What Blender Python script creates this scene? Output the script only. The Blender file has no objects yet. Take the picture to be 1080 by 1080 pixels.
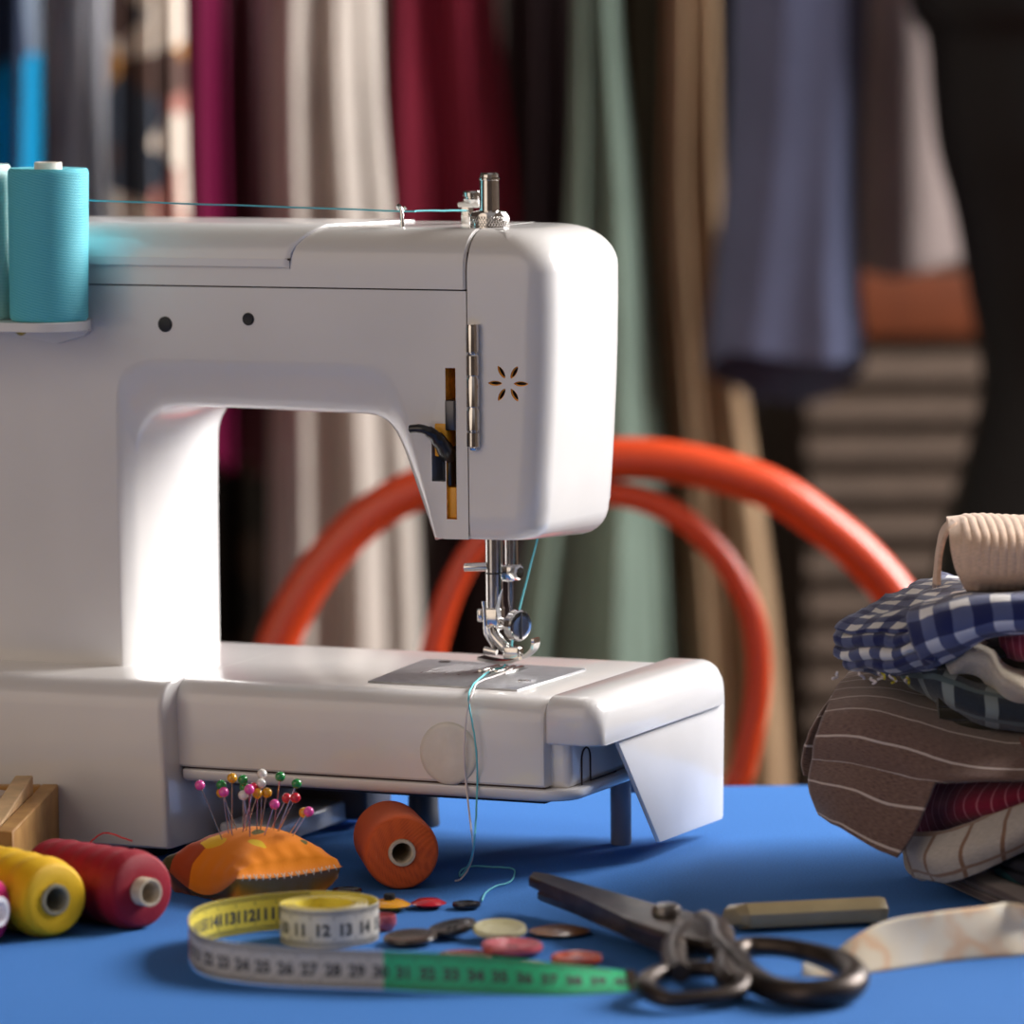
import bpy, bmesh, math, random
from mathutils import Vector, Matrix, noise
R = math.radians
scene = bpy.context.scene
COL = scene.collection
random.seed(4)

# ------------------------------------------------------------------ camera model
F = 5400.0; PITCH = math.atan(550/5400); ROLL = -0.010; PHI = R(24.2); H = 0.405

def ray(px, py):
    u = (px-540)/F; v = -(py-540)/F
    c, s = math.cos(ROLL), math.sin(ROLL)
    ur = u*c - v*s; vr = u*s + v*c
    cp, sp = math.cos(PITCH), math.sin(PITCH)
    return Vector((ur, cp+vr*sp, -sp+vr*cp))
def onz(px, py, z=0.0):
    r = ray(px, py); t = (z-H)/r.z
    return Vector((r.x*t, r.y*t, z))
def ony(px, py, y):
    r = ray(px, py); t = y/r.y
    return Vector((r.x*t, y, H+r.z*t))
ORG = onz(177, 897, 0.006)
EX = Vector((math.cos(PHI), -math.sin(PHI), 0)); EY = Vector((math.sin(PHI), math.cos(PHI), 0))
def mY(px, py, Y):
    r = ray(px, py)
    t = (Y + ORG.dot(EY) - 0)/r.dot(EY)
    p = Vector((r.x*t, r.y*t, H+r.z*t)); d = p-ORG
    return Vector((d.dot(EX), Y, p.z))
OXY = Vector((ORG.x, ORG.y, 0))
def mworld(p): return OXY + EX*p[0] + EY*p[1] + Vector((0, 0, p[2]))

cam_d = bpy.data.cameras.new('camera'); cam = bpy.data.objects.new('camera', cam_d); COL.objects.link(cam)
cam_d.sensor_width = 36; cam_d.lens = 36*F/1080; cam_d.clip_end = 60; cam_d.clip_start = 0.05
cam.location = (0, 0, H)
q = Matrix.Rotation(R(90)-PITCH, 4, 'X') @ Matrix.Rotation(ROLL, 4, 'Z')
cam.matrix_world = Matrix.Translation((0, 0, H)) @ q
cam_d.dof.use_dof = True; cam_d.dof.focus_distance = 2.36; cam_d.dof.aperture_fstop = 6.6
scene.camera = cam

# ------------------------------------------------------------------ materials
def new_mat(name):
    m = bpy.data.materials.new(name); m.use_nodes = True
    nt = m.node_tree; b = nt.nodes['Principled BSDF']
    return m, nt, b
def bump(nt, b, scale, strength, dist=0.001, coord='Object', detail=4, tex='noise', vec=None):
    if vec is None:
        tc = nt.nodes.new('ShaderNodeTexCoord'); vec = tc.outputs[coord]
    if tex == 'noise':
        t = nt.nodes.new('ShaderNodeTexNoise'); t.inputs['Scale'].default_value = scale; t.inputs['Detail'].default_value = detail
        o = t.outputs['Fac']
    else:
        t = nt.nodes.new('ShaderNodeTexWave'); t.inputs['Scale'].default_value = scale; o = t.outputs['Fac']
        t.bands_direction = tex
    nt.links.new(vec, t.inputs['Vector'])
    bp = nt.nodes.new('ShaderNodeBump'); bp.inputs['Strength'].default_value = strength; bp.inputs['Distance'].default_value = dist
    nt.links.new(o, bp.inputs['Height']); nt.links.new(bp.outputs['Normal'], b.inputs['Normal'])
def mat(name, c, rough=0.5, metal=0, var=0.06, vscale=40, bmp=None, coat=0, sheen=0, c2=None, trans=0, sss=0, emis=0, spec=None, aniso=None):
    m, nt, b = new_mat(name)
    b.inputs['Roughness'].default_value = rough; b.inputs['Metallic'].default_value = metal
    if coat: b.inputs['Coat Weight'].default_value = coat; b.inputs['Coat Roughness'].default_value = 0.06
    if sheen: b.inputs['Sheen Weight'].default_value = sheen; b.inputs['Sheen Roughness'].default_value = .5
    if trans: b.inputs['Transmission Weight'].default_value = trans
    if spec is not None: b.inputs['Specular IOR Level'].default_value = spec
    if emis:
        b.inputs['Emission Color'].default_value = (*c, 1); b.inputs['Emission Strength'].default_value = emis
    tc = nt.nodes.new('ShaderNodeTexCoord')
    n = nt.nodes.new('ShaderNodeTexNoise'); n.inputs['Scale'].default_value = vscale; n.inputs['Detail'].default_value = 3
    nt.links.new(tc.outputs['Object'], n.inputs['Vector'])
    r = nt.nodes.new('ShaderNodeValToRGB'); r.color_ramp.elements[0].position = .3; r.color_ramp.elements[1].position = .7
    a = c2 if c2 else tuple(x*(1-var) for x in c)
    r.color_ramp.elements[0].color = (*a, 1); r.color_ramp.elements[1].color = (*[min(1, x*(1+var*.5)) if not c2 else x for x in c], 1)
    nt.links.new(n.outputs['Fac'], r.inputs['Fac']); nt.links.new(r.outputs['Color'], b.inputs['Base Color'])
    if bmp: bump(nt, b, bmp[0], bmp[1], bmp[2] if len(bmp) > 2 else 0.001)
    return m

def thread_mat(name, c, wave=900, c2=None, axis='Z'):
    """wound sewing thread: fine diagonal crossing bands"""
    m, nt, b = new_mat(name)
    b.inputs['Roughness'].default_value = .55; b.inputs['Sheen Weight'].default_value = .04
    b.inputs['Specular IOR Level'].default_value = .35
    tc = nt.nodes.new('ShaderNodeTexCoord')
    mp = nt.nodes.new('ShaderNodeMapping'); mp.inputs['Rotation'].default_value = (0.05, .12, 0)
    mp2 = nt.nodes.new('ShaderNodeMapping'); mp2.inputs['Rotation'].default_value = (-0.1, -.22, 0)
    w = nt.nodes.new('ShaderNodeTexWave'); w.bands_direction = axis; w.inputs['Scale'].default_value = wave; w.inputs['Distortion'].default_value = 1.5; w.inputs['Detail'].default_value = 2
    w2 = nt.nodes.new('ShaderNodeTexWave'); w2.bands_direction = axis; w2.inputs['Scale'].default_value = wave*.23; w2.inputs['Distortion'].default_value = 2
    nt.links.new(tc.outputs['Object'], mp.inputs['Vector']); nt.links.new(tc.outputs['Object'], mp2.inputs['Vector'])
    nt.links.new(mp.outputs['Vector'], w.inputs['Vector']); nt.links.new(mp2.outputs['Vector'], w2.inputs['Vector'])
    a = nt.nodes.new('ShaderNodeMath'); a.operation = 'ADD'; nt.links.new(w.outputs['Fac'], a.inputs[0]); nt.links.new(w2.outputs['Fac'], a.inputs[1])
    h = nt.nodes.new('ShaderNodeMath'); h.operation = 'MULTIPLY'; h.inputs[1].default_value = .5; nt.links.new(a.outputs[0], h.inputs[0])
    r = nt.nodes.new('ShaderNodeValToRGB')
    d = c2 or tuple(x*.72 for x in c)
    r.color_ramp.elements[0].color = (*d, 1); r.color_ramp.elements[1].color = (*c, 1); r.color_ramp.elements[0].position = .1; r.color_ramp.elements[1].position = .6
    nt.links.new(h.outputs[0], r.inputs['Fac']); nt.links.new(r.outputs['Color'], b.inputs['Base Color'])
    bp = nt.nodes.new('ShaderNodeBump'); bp.inputs['Strength'].default_value = .5; bp.inputs['Distance'].default_value = .0004
    nt.links.new(h.outputs[0], bp.inputs['Height']); nt.links.new(bp.outputs['Normal'], b.inputs['Normal'])
    return m

def uv_cloth(name, base, lines_u=None, lines_v=None, rough=.9, weave=900, mode='lines', noisec=None):
    """woven cloth with pattern in UV metres. lines_x = (period, width, colour)"""
    m, nt, b = new_mat(name)
    b.inputs['Roughness'].default_value = rough; b.inputs['Sheen Weight'].default_value = .3; b.inputs['Specular IOR Level'].default_value = .2
    tc = nt.nodes.new('ShaderNodeTexCoord'); sp = nt.nodes.new('ShaderNodeSeparateXYZ')
    nz = nt.nodes.new('ShaderNodeTexNoise'); nz.inputs['Scale'].default_value = 70
    nt.links.new(tc.outputs['UV'], nz.inputs['Vector'])
    nt.links.new(tc.outputs['UV'], sp.inputs[0])
    def band(sock, period, width, off=0.0):
        d = nt.nodes.new('ShaderNodeMath'); d.operation = 'MULTIPLY_ADD'; d.inputs[1].default_value = 1/period; d.inputs[2].default_value = off; nt.links.new(sock, d.inputs[0])
        f = nt.nodes.new('ShaderNodeMath'); f.operation = 'FRACT'; nt.links.new(d.outputs[0], f.inputs[0])
        l = nt.nodes.new('ShaderNodeMath'); l.operation = 'LESS_THAN'; l.inputs[1].default_value = width/period; nt.links.new(f.outputs[0], l.inputs[0])
        return l.outputs[0]
    # weave variation
    mp = nt.nodes.new('ShaderNodeMapping'); mp.inputs['Scale'].default_value = (1, 8, 1); nt.links.new(tc.outputs['UV'], mp.inputs['Vector'])
    wv = nt.nodes.new('ShaderNodeTexNoise'); wv.inputs['Scale'].default_value = 350; nt.links.new(mp.outputs['Vector'], wv.inputs['Vector'])
    rr = nt.nodes.new('ShaderNodeValToRGB'); rr.color_ramp.elements[0].position = .3; rr.color_ramp.elements[1].position = .7
    n2 = noisec or tuple(x*.72 for x in base)
    rr.color_ramp.elements[0].color = (*n2, 1); rr.color_ramp.elements[1].color = (*base, 1)
    nt.links.new(wv.outputs['Fac'], rr.inputs['Fac'])
    col = rr.outputs['Color']
    if mode == 'gingham':
        p, w, c1, cm = lines_u
        a = band(sp.outputs[0], p, p/2); bb = band(sp.outputs[1], p, p/2)
        s = nt.nodes.new('ShaderNodeMath'); s.operation = 'ADD'; nt.links.new(a, s.inputs[0]); nt.links.new(bb, s.inputs[1])
        hf = nt.nodes.new('ShaderNodeMath'); hf.operation = 'MULTIPLY'; hf.inputs[1].default_value = .5; nt.links.new(s.outputs[0], hf.inputs[0])
        g = nt.nodes.new('ShaderNodeValToRGB'); g.color_ramp.interpolation = 'CONSTANT'
        g.color_ramp.elements[0].color = (*base, 1); g.color_ramp.elements[1].position = .75; g.color_ramp.elements[1].color = (*c1, 1)
        e = g.color_ramp.elements.new(.25); e.color = (*cm, 1)
        nt.links.new(hf.outputs[0], g.inputs['Fac']); col = g.outputs['Color']
    else:
        for L, o in ((lines_u, 0), (lines_v, 1)):
            for it in (L or []):
                f = band(sp.outputs[o], it[0], it[1], it[3] if len(it) > 3 else 0)
                mx = nt.nodes.new('ShaderNodeMix'); mx.data_type = 'RGBA'
                nt.links.new(f, mx.inputs['Factor']); nt.links.new(col, mx.inputs['A']); mx.inputs['B'].default_value = (*it[2], 1)
                col = mx.outputs['Result']
    nt.links.new(col, b.inputs['Base Color'])
    bp = nt.nodes.new('ShaderNodeBump'); bp.inputs['Strength'].default_value = .5; bp.inputs['Distance'].default_value = .0006
    nt.links.new(wv.outputs['Fac'], bp.inputs['Height']); nt.links.new(bp.outputs['Normal'], b.inputs['Normal'])
    return m

def print_mat(name, cols, scale=30, stretch=(1, .12, 1), rough=.85, voro=True):
    """blotchy printed fabric"""
    m, nt, b = new_mat(name); b.inputs['Roughness'].default_value = rough; b.inputs['Specular IOR Level'].default_value = .2
    tc = nt.nodes.new('ShaderNodeTexCoord'); mp = nt.nodes.new('ShaderNodeMapping'); mp.inputs['Scale'].default_value = stretch
    nt.links.new(tc.outputs['Object'], mp.inputs['Vector'])
    if voro:
        v = nt.nodes.new('ShaderNodeTexVoronoi'); v.inputs['Scale'].default_value = scale; nt.links.new(mp.outputs['Vector'], v.inputs['Vector'])
        sp = nt.nodes.new('ShaderNodeSeparateColor'); nt.links.new(v.outputs['Color'], sp.inputs[0]); f = sp.outputs[0]
    else:
        v = nt.nodes.new('ShaderNodeTexNoise'); v.inputs['Scale'].default_value = scale; v.inputs['Detail'].default_value = 2; nt.links.new(mp.outputs['Vector'], v.inputs['Vector'])
        mr = nt.nodes.new('ShaderNodeMapRange'); mr.inputs['From Min'].default_value = .3; mr.inputs['From Max'].default_value = .7; nt.links.new(v.outputs['Fac'], mr.inputs['Value']); f = mr.outputs['Result']
    r = nt.nodes.new('ShaderNodeValToRGB'); r.color_ramp.interpolation = 'CONSTANT'
    n = len(cols)
    r.color_ramp.elements[0].color = (*cols[0], 1); r.color_ramp.elements[1].position = 1/n; r.color_ramp.elements[1].color = (*cols[1], 1)
    for i in range(2, n):
        e = r.color_ramp.elements.new(i/n); e.color = (*cols[i], 1)
    nt.links.new(f, r.inputs['Fac']); nt.links.new(r.outputs['Color'], b.inputs['Base Color'])
    return m

M = {}
M['shell'] = mat('white_enamel', (.78, .755, .735), .22, var=.05, vscale=14, coat=.5, bmp=(160, .05, .0004))
M['shell2'] = mat('white_plastic', (.80, .78, .77), .2, var=.03, vscale=20, coat=.4)
M['seam'] = mat('dark_gap', (.05, .03, .03), .8)
M['chrome'] = mat('chrome', (.75, .73, .71), .12, 1, var=.1, vscale=300)
M['steel'] = mat('brushed_steel', (.40, .40, .42), .38, .65, var=.15, vscale=200, bmp=(700, .1, .0002))
M['steel_dark'] = mat('dark_steel', (.10, .10, .11), .3, .8)
M['needle'] = mat('needle_steel', (.3, .28, .3), .25, 1)
M['blackpl'] = mat('black_plastic', (.012, .012, .014), .3, coat=.3)
M['plug'] = mat('black_rubber', (.015, .015, .018), .55)
M['gold'] = mat('lamplit_gold', (.85, .42, .05), .45, .0, var=.4, vscale=260)  # lamp light inside the lever slot, put into a gold wall colour
M['cavity'] = mat('cavity_brown', (.25, .12, .05), .6)
M['goldpl_glow'] = mat('amber_plastic_and_glow', (.9, .42, .03), .35)
M['under'] = mat('underside_grey', (.30, .32, .38), .5)
M['darkbase'] = mat('dark_base', (.045, .042, .05), .5)
M['button_cream'] = mat('cream_plug', (.76, .72, .64), .3, var=.1, vscale=90)
M['clearpl'] = mat('frosted_plastic', (.85, .83, .80), .25, var=.03)
M['screwgold'] = mat('zinc_yellow', (.55, .42, .12), .3, .9)
M['tablecloth'] = mat('blue_cloth', (.052, .195, .55), .85, var=.16, vscale=900, sheen=.0, bmp=(1500, .25, .0004), spec=.2)

# ------------------------------------------------------------------ mesh helpers
def link_mesh(name, verts, faces, m, parent=None, smooth=True, uvs=None, sharp=None):
    me = bpy.data.meshes.new(name); me.from_pydata([tuple(v) for v in verts], [], faces); me.update()
    bm = bmesh.new(); bm.from_mesh(me); bmesh.ops.recalc_face_normals(bm, faces=bm.faces); bm.to_mesh(me); bm.free()
    ms = m if isinstance(m, (list, tuple)) else [m]
    for x in ms: me.materials.append(x)
    if smooth:
        me.shade_smooth()
        if sharp is not None: me.set_sharp_from_angle(angle=R(sharp))
    if uvs:
        ul = me.uv_layers.new(name='UVMap')
        for l in me.loops: ul.data[l.index].uv = uvs[l.vertex_index]
    o = bpy.data.objects.new(name, me); COL.objects.link(o)
    if parent is not None: attach(o, parent)
    return o
def attach(o, parent):
    o.parent = parent
    # parts are authored in the coordinates of their thing's world matrix
    if parent.get('_world'): o.matrix_parent_inverse = Matrix.Translation(parent.location).inverted()
def bmobj(name, bm, m, parent=None, smooth=True, sharp=40, bevel=0, segs=3):
    if bevel:
        bmesh.ops.bevel(bm, geom=[e for e in bm.edges], offset=bevel, segments=segs, profile=.5, affect='EDGES', clamp_overlap=True)
    bmesh.ops.recalc_face_normals(bm, faces=bm.faces)
    me = bpy.data.meshes.new(name); bm.to_mesh(me); bm.free()
    ms = m if isinstance(m, (list, tuple)) else [m]
    for x in ms: me.materials.append(x)
    if smooth: me.shade_smooth(); me.set_sharp_from_angle(angle=R(sharp))
    o = bpy.data.objects.new(name, me); COL.objects.link(o)
    if parent is not None: attach(o, parent)
    return o
def bm_box(x0, x1, y0, y1, z0, z1, bm=None):
    bm = bm or bmesh.new()
    v = [bm.verts.new(p) for p in ((x0,y0,z0),(x1,y0,z0),(x1,y1,z0),(x0,y1,z0),(x0,y0,z1),(x1,y0,z1),(x1,y1,z1),(x0,y1,z1))]
    for f in ((0,3,2,1),(4,5,6,7),(0,1,5,4),(1,2,6,5),(2,3,7,6),(3,0,4,7)): bm.faces.new([v[i] for i in f])
    return bm
def box(name, b, m, parent=None, bevel=0, segs=3, sharp=40):
    return bmobj(name, bm_box(*b), m, parent, bevel=bevel, segs=segs, sharp=sharp)
def frame_of(d):
    d = Vector(d).normalized()
    a = Vector((0, 0, 1)) if abs(d.z) < .9 else Vector((1, 0, 0))
    u = a.cross(d).normalized(); return u, d.cross(u)
def crom(pts, n, closed=False):
    pts = [Vector(p) for p in pts]; out = []; N = len(pts)
    segs = N if closed else N-1
    for i in range(segs):
        if closed: p0, p1, p2, p3 = pts[i-1], pts[i], pts[(i+1) % N], pts[(i+2) % N]
        else: p0 = pts[max(i-1, 0)]; p1 = pts[i]; p2 = pts[i+1]; p3 = pts[min(i+2, N-1)]
        for k in range(n):
            t = k/n
            out.append(.5*((2*p1)+(p2-p0)*t+(2*p0-5*p1+4*p2-p3)*t*t+(3*p1-p0-3*p2+p3)*t**3))
    if not closed: out.append(pts[-1])
    return out
def tube_geo(pts, r, sides=10, closed=False, flat=1.0, up=None):
    pts = [Vector(p) for p in pts]; N = len(pts); V = []; Fc = []
    prev = None
    for i, p in enumerate(pts):
        a = pts[i-1] if (i > 0 or closed) else p; b = pts[(i+1) % N] if (i < N-1 or closed) else p
        d = (b-a).normalized()
        if up is not None:
            u = Vector(up).cross(d).normalized(); w = d.cross(u)
        elif prev is None: u, w = frame_of(d)
        else:
            u = prev - d*prev.dot(d); u.normalize(); w = d.cross(u)
        prev = u
        ri = r[i] if isinstance(r, (list, tuple)) else r
        for k in range(sides):
            t = 2*math.pi*k/sides; V.append(p+u*math.cos(t)*ri+w*math.sin(t)*ri*flat)
    for i in range(N if closed else N-1):
        j = (i+1) % N
        for k in range(sides):
            k2 = (k+1) % sides; Fc.append((i*sides+k, i*sides+k2, j*sides+k2, j*sides+k))
    if not closed:
        Fc.append(tuple(range(sides))[::-1]); Fc.append(tuple((N-1)*sides+k for k in range(sides)))
    return V, Fc
def tube(name, pts, r, m, parent=None, sides=10, closed=False, flat=1.0, up=None, sharp=60):
    V, Fc = tube_geo(pts, r, sides, closed, flat, up)
    return link_mesh(name, V, Fc, m, parent, sharp=sharp)
def lathe(name, prof, m, parent=None, origin=(0,0,0), axis=(0,0,1), sides=40, sharp=40, mats=None):
    """prof: list of (r, h) or (r,h,matindex); closed where r == 0"""
    o = Vector(origin); d = Vector(axis).normalized(); u, w = frame_of(d); V = []; Fc = []; mi = []
    rings = []
    for q in prof:
        r, h = q[0], q[1]
        if r <= 1e-7: rings.append([len(V)]); V.append(o+d*h)
        else:
            rings.append(list(range(len(V), len(V)+sides)))
            for k in range(sides):
                t = 2*math.pi*k/sides; V.append(o+d*h+u*math.cos(t)*r+w*math.sin(t)*r)
    for i in range(len(rings)-1):
        a, b = rings[i], rings[i+1]
        for k in range(sides):
            k2 = (k+1) % sides
            if len(a) == 1 and len(b) == 1: continue
            if len(a) == 1: Fc.append((a[0], b[k2], b[k]))
            elif len(b) == 1: Fc.append((a[k], a[k2], b[0]))
            else: Fc.append((a[k], a[k2], b[k2], b[k]))
            mi.append(prof[i][2] if len(prof[i]) > 2 else 0)
    ob = link_mesh(name, V, Fc, m, parent, sharp=sharp)
    if any(mi):
        for p, x in zip(ob.data.polygons, mi): p.material_index = x
    return ob
def tag(o, label, cat, group=None):
    o['label'] = label; o['category'] = cat
    if group: o['group'] = group
    return o
def struct(o): o['kind'] = 'structure'; return o
def thing(name, label, cat, loc=(0,0,0), rz=0, group=None, world=True):
    o = bpy.data.objects.new(name, None); COL.objects.link(o); o.location = loc; o.rotation_euler = (0, 0, rz)
    o.empty_display_size = .01
    if world: o['_world'] = 1
    return tag(o, label, cat, group)
def cut(o, cutter):
    md = o.modifiers.new('cut', 'BOOLEAN'); md.object = cutter; md.solver = 'EXACT'
    try: md.material_mode = 'TRANSFER'
    except Exception: pass
    dg = bpy.context.evaluated_depsgraph_get(); dg.update()
    me = bpy.data.meshes.new_from_object(o.evaluated_get(dg))
    o.modifiers.clear(); o.data = me
    bpy.data.objects.remove(cutter)
    me.set_sharp_from_angle(angle=R(40))
def interp_rows(rows, nu, nv):
    """rows of control vectors -> dense grid"""
    R1 = [crom(r, nu) for r in rows]
    cols = list(zip(*R1)); C2 = [crom(c, nv) for c in cols]
    return [list(r) for r in zip(*C2)]
def grid_geo(G, V, Fc, UV, uoff=0, voff=0, rough=0, seed=0, rs=60):
    base = len(V); nr, nc = len(G), len(G[0])
    vv = [0]*nc
    for i in range(nr):
        uu = 0
        for j in range(nc):
            if j: uu += (G[i][j]-G[i][j-1]).length
            if i: vv[j] += (G[i][j]-G[i-1][j]).length
            p = Vector(G[i][j])
            if rough:
                n = noise.noise_vector(p*rs+Vector((seed, 0, 0)))*rough + noise.noise_vector(p*rs*2.7+Vector((seed, 7, 0)))*rough*.35
                p = p+n
            V.append(p); UV.append((uu+uoff, (sum(vv)/nc)+voff))
    for i in range(nr-1):
        for j in range(nc-1):
            a = base+i*nc+j; Fc.append((a, a+1, a+nc+1, a+nc))
def cloth(name, patches, m, parent=None, thick=.0012, nu=8, nv=8, rough=.0012, seed=0, rs=60):
    """each patch: rows of (px, py, depth) turned into world points, lofted and thickened"""
    V, Fc, UV = [], [], []
    for k, rows in enumerate(patches):
        W = [[ony(*p) for p in r] for r in rows]
        grid_geo(interp_rows(W, nu, nv), V, Fc, UV, rough=rough, seed=seed, rs=rs, uoff=.013*k, voff=.007*k)
    o = link_mesh(name, V, Fc, m, parent, uvs=UV)
    s = o.modifiers.new('thickness', 'SOLIDIFY'); s.thickness = thick; s.offset = 0
    return o

# ================================================================== ROOM
wallm = mat('dark_wall', (.035, .026, .020), .9, var=.3, vscale=3)
wall2 = mat('cream_wall', (.55, .50, .45), .9)
floorm = mat('wood_floor', (.16, .085, .045), .5, var=.4, vscale=5)
FZ = -0.75
struct(box('floor', (-2.5, 2.0, -1.0, 5.3, FZ-.05, FZ), floorm))
struct(box('wall_back', (-2.5, 2.0, 5.2, 5.3, FZ, 2.4), wallm))
# right wall with a window opening y 2.3-4.3, z .25-1.75
wy0, wy1, wz0, wz1 = 2.55, 4.25, .55, 2.15
bm = bm_box(1.9, 2.0, -1.0, wy0, FZ, 2.4); bm_box(1.9, 2.0, wy1, 5.2, FZ, 2.4, bm); bm_box(1.9, 2.0, wy0, wy1, FZ, wz0, bm); bm_box(1.9, 2.0, wy0, wy1, wz1, 2.4, bm)
struct(bmobj('wall_right', bm, wall2))
wf = mat('white_paint', (.8, .8, .78), .4)
bm = bmesh.new(); t = .05
bm_box(1.91, 1.97, wy0, wy1, wz0, wz0+t, bm); bm_box(1.91, 1.97, wy0, wy1, wz1-t, wz1, bm)
bm_box(1.91, 1.97, wy0, wy0+t, wz0+t, wz1-t, bm); bm_box(1.91, 1.97, wy1-t, wy1, wz0+t, wz1-t, bm)
wym = (wy0+wy1)/2
bm_box(1.91, 1.97, wym-.035, wym+.035, wz0+t, wz1-t, bm)
struct(bmobj('window_1', bm, wf))
def area(name, loc, rot, sx, sy, power, col):
    l = bpy.data.lights.new(name, 'AREA'); l.shape = 'RECTANGLE'; l.size = sx; l.size_y = sy; l.energy = power; l.color = col
    o = bpy.data.objects.new(name, l); COL.objects.link(o); o.location = loc; o.rotation_euler = rot; return o
hw = (wy1-wy0)/2-.09
for k, yc in enumerate((wy0+.05+hw/2+.0, wy1-.05-hw/2)):
    area('window_daylight', (1.96, yc, (wz0+wz1)/2), (0, R(90), 0), wz1-wz0-.12, hw, 110, (1, .97, .95))
W = bpy.data.worlds.new('world'); scene.world = W; W.use_nodes = True
wn = W.node_tree; bg = wn.nodes['Background']; bg.inputs['Strength'].default_value = 1.0
tcw = wn.nodes.new('ShaderNodeTexCoord')
nrmw = wn.nodes.new('ShaderNodeVectorMath'); nrmw.operation = 'NORMALIZE'; wn.links.new(tcw.outputs['Generated'], nrmw.inputs[0])
def lobe(d, lo_, hi_, col):
    d = Vector(d).normalized()
    dt = wn.nodes.new('ShaderNodeVectorMath'); dt.operation = 'DOT_PRODUCT'; wn.links.new(nrmw.outputs[0], dt.inputs[0]); dt.inputs[1].default_value = d
    mr = wn.nodes.new('ShaderNodeMapRange'); mr.interpolation_type = 'SMOOTHSTEP'; mr.inputs['From Min'].default_value = lo_; mr.inputs['From Max'].default_value = hi_; wn.links.new(dt.outputs['Value'], mr.inputs['Value'])
    sc_ = wn.nodes.new('ShaderNodeVectorMath'); sc_.operation = 'SCALE'; sc_.inputs[0].default_value = col; wn.links.new(mr.outputs['Result'], sc_.inputs['Scale'])
    return sc_.outputs[0]
# dim ambient plus made-up bright lobes front-left, above and right, for fill and reflections
acc = None
for sock in (lobe((0, 0, 1), -1.5, -1.4, (.058, .042, .034)), lobe((-.75, -.75, .35), .86, .94, (1.12, .93, .76)), lobe((.25, -.8, 1.0), .60, .98, (.22, .215, .22)), lobe((.95, -.35, .25), .80, .98, (.70, .70, .76))):
    if acc is None: acc = sock
    else:
        ad = wn.nodes.new('ShaderNodeVectorMath'); ad.operation = 'ADD'; wn.links.new(acc, ad.inputs[0]); wn.links.new(sock, ad.inputs[1]); acc = ad.outputs[0]
wn.links.new(acc, bg.inputs['Color'])

# ================================================================== TABLE
tb = thing('sewing_table', 'table under the sewing machine, covered with a plain blue cloth', 'table', (0, 2.1, FZ))
woodt = mat('table_wood', (.2, .11, .06), .5)
box('table_top', (-.72, .72, 1.62, 2.585, -.03, -.004), woodt, tb, bevel=.003)
for sx in (-.66, .66):
    for sy in (1.68, 2.52): box('leg', (sx-.025, sx+.025, sy-.025, sy+.025, FZ, -.03), woodt, tb, bevel=.003)
# cloth covering, hanging over the back and front edges
prof = [(1.60, -.12), (1.605, -.02), (1.612, -.004), (1.63, 0), (2.0, 0), (2.3, 0), (2.585, 0), (2.60, -.003), (2.606, -.015), (2.612, -.14)]
V, Fc, UV = [], [], []
G = [[Vector((x/30*.75, y, z + (0 if z > -.05 else 0))) for x in range(-30, 31)] for y, z in prof]
grid_geo(G, V, Fc, UV)
o = link_mesh('tablecloth', V, Fc, M['tablecloth'], None, uvs=UV, sharp=60)
s = o.modifiers.new('thickness', 'SOLIDIFY'); s.thickness = .0015; s.offset = -1
tag(o, 'plain bright blue cloth spread over the whole table top', 'tablecloth')

# ================================================================== SEWING MACHINE (local frame)
mc = thing('sewing_machine', 'white free-arm sewing machine standing on the blue tablecloth', 'sewing machine', OXY, -PHI, world=False)

def loft(name, loops, m, parent, sharp=35, cap=True):
    n = len(loops[0]); V = [p for l in loops for p in l]; Fc = []
    for i in range(len(loops)-1):
        for k in range(n):
            k2 = (k+1) % n; Fc.append((i*n+k, i*n+k2, (i+1)*n+k2, (i+1)*n+k))
    if cap: Fc.append(tuple(range(n))); Fc.append(tuple((len(loops)-1)*n+k for k in range(n)))
    return link_mesh(name, V, Fc, m, parent, sharp=sharp)

SEAMZ = .2672
A = [(128,708),(124,560),(122,430),(124,400),(132,387),(148,380),(170,377.5),(250,379),(330,381),(388,384),(407,392),(420,410),(431,440),(446,500),(461,566)]
B = [(149,708),(147,560),(147,500),(148,472),(153,453),(165,438),(187,429),(247,430.5),(330,434.5),(384,436.5),(403,441),(416,451),(428,474),(446,524),(462.5,569)]
A3 = crom([mY(x, y, .050) for x, y in A], 5); B3 = crom([mY(x, y, .063) for x, y in B], 5)
for L in (A3, B3): L[0].z = .078
tail = [Vector((.1337, 0, .1520)), Vector((.1337, 0, SEAMZ)), Vector((-.175, 0, SEAMZ)), Vector((-.175, 0, .078))]
zb = tail[0].z
tail_in = [Vector((.1215, 0, .1520))]
def body_loop(t, Y, grow=0.0):
    out = [Vector((a.x+(b.x-a.x)*t, Y, a.z+(b.z-a.z)*t)) for a, b in zip(A3, B3)]
    out += [Vector((.1215, Y, .1518)), Vector((.1337, Y, .1520)), Vector((.1337, Y, SEAMZ)), Vector((-.175, Y, SEAMZ)), Vector((-.175, Y, .078))]
    return out
loops = [body_loop(0, .0500), body_loop(.10, .0502), body_loop(.22, .0508), body_loop(.5, .0535), (body_loop(.75, .0565)), body_loop(.9, .0590), body_loop(.965, .0608), body_loop(1, .0640), body_loop(1, .095), body_loop(1, .140), body_loop(.97, .1445), body_loop(.9, .146)]
body = loft('arm_body', loops, M['shell'], mc, sharp=32)

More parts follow.
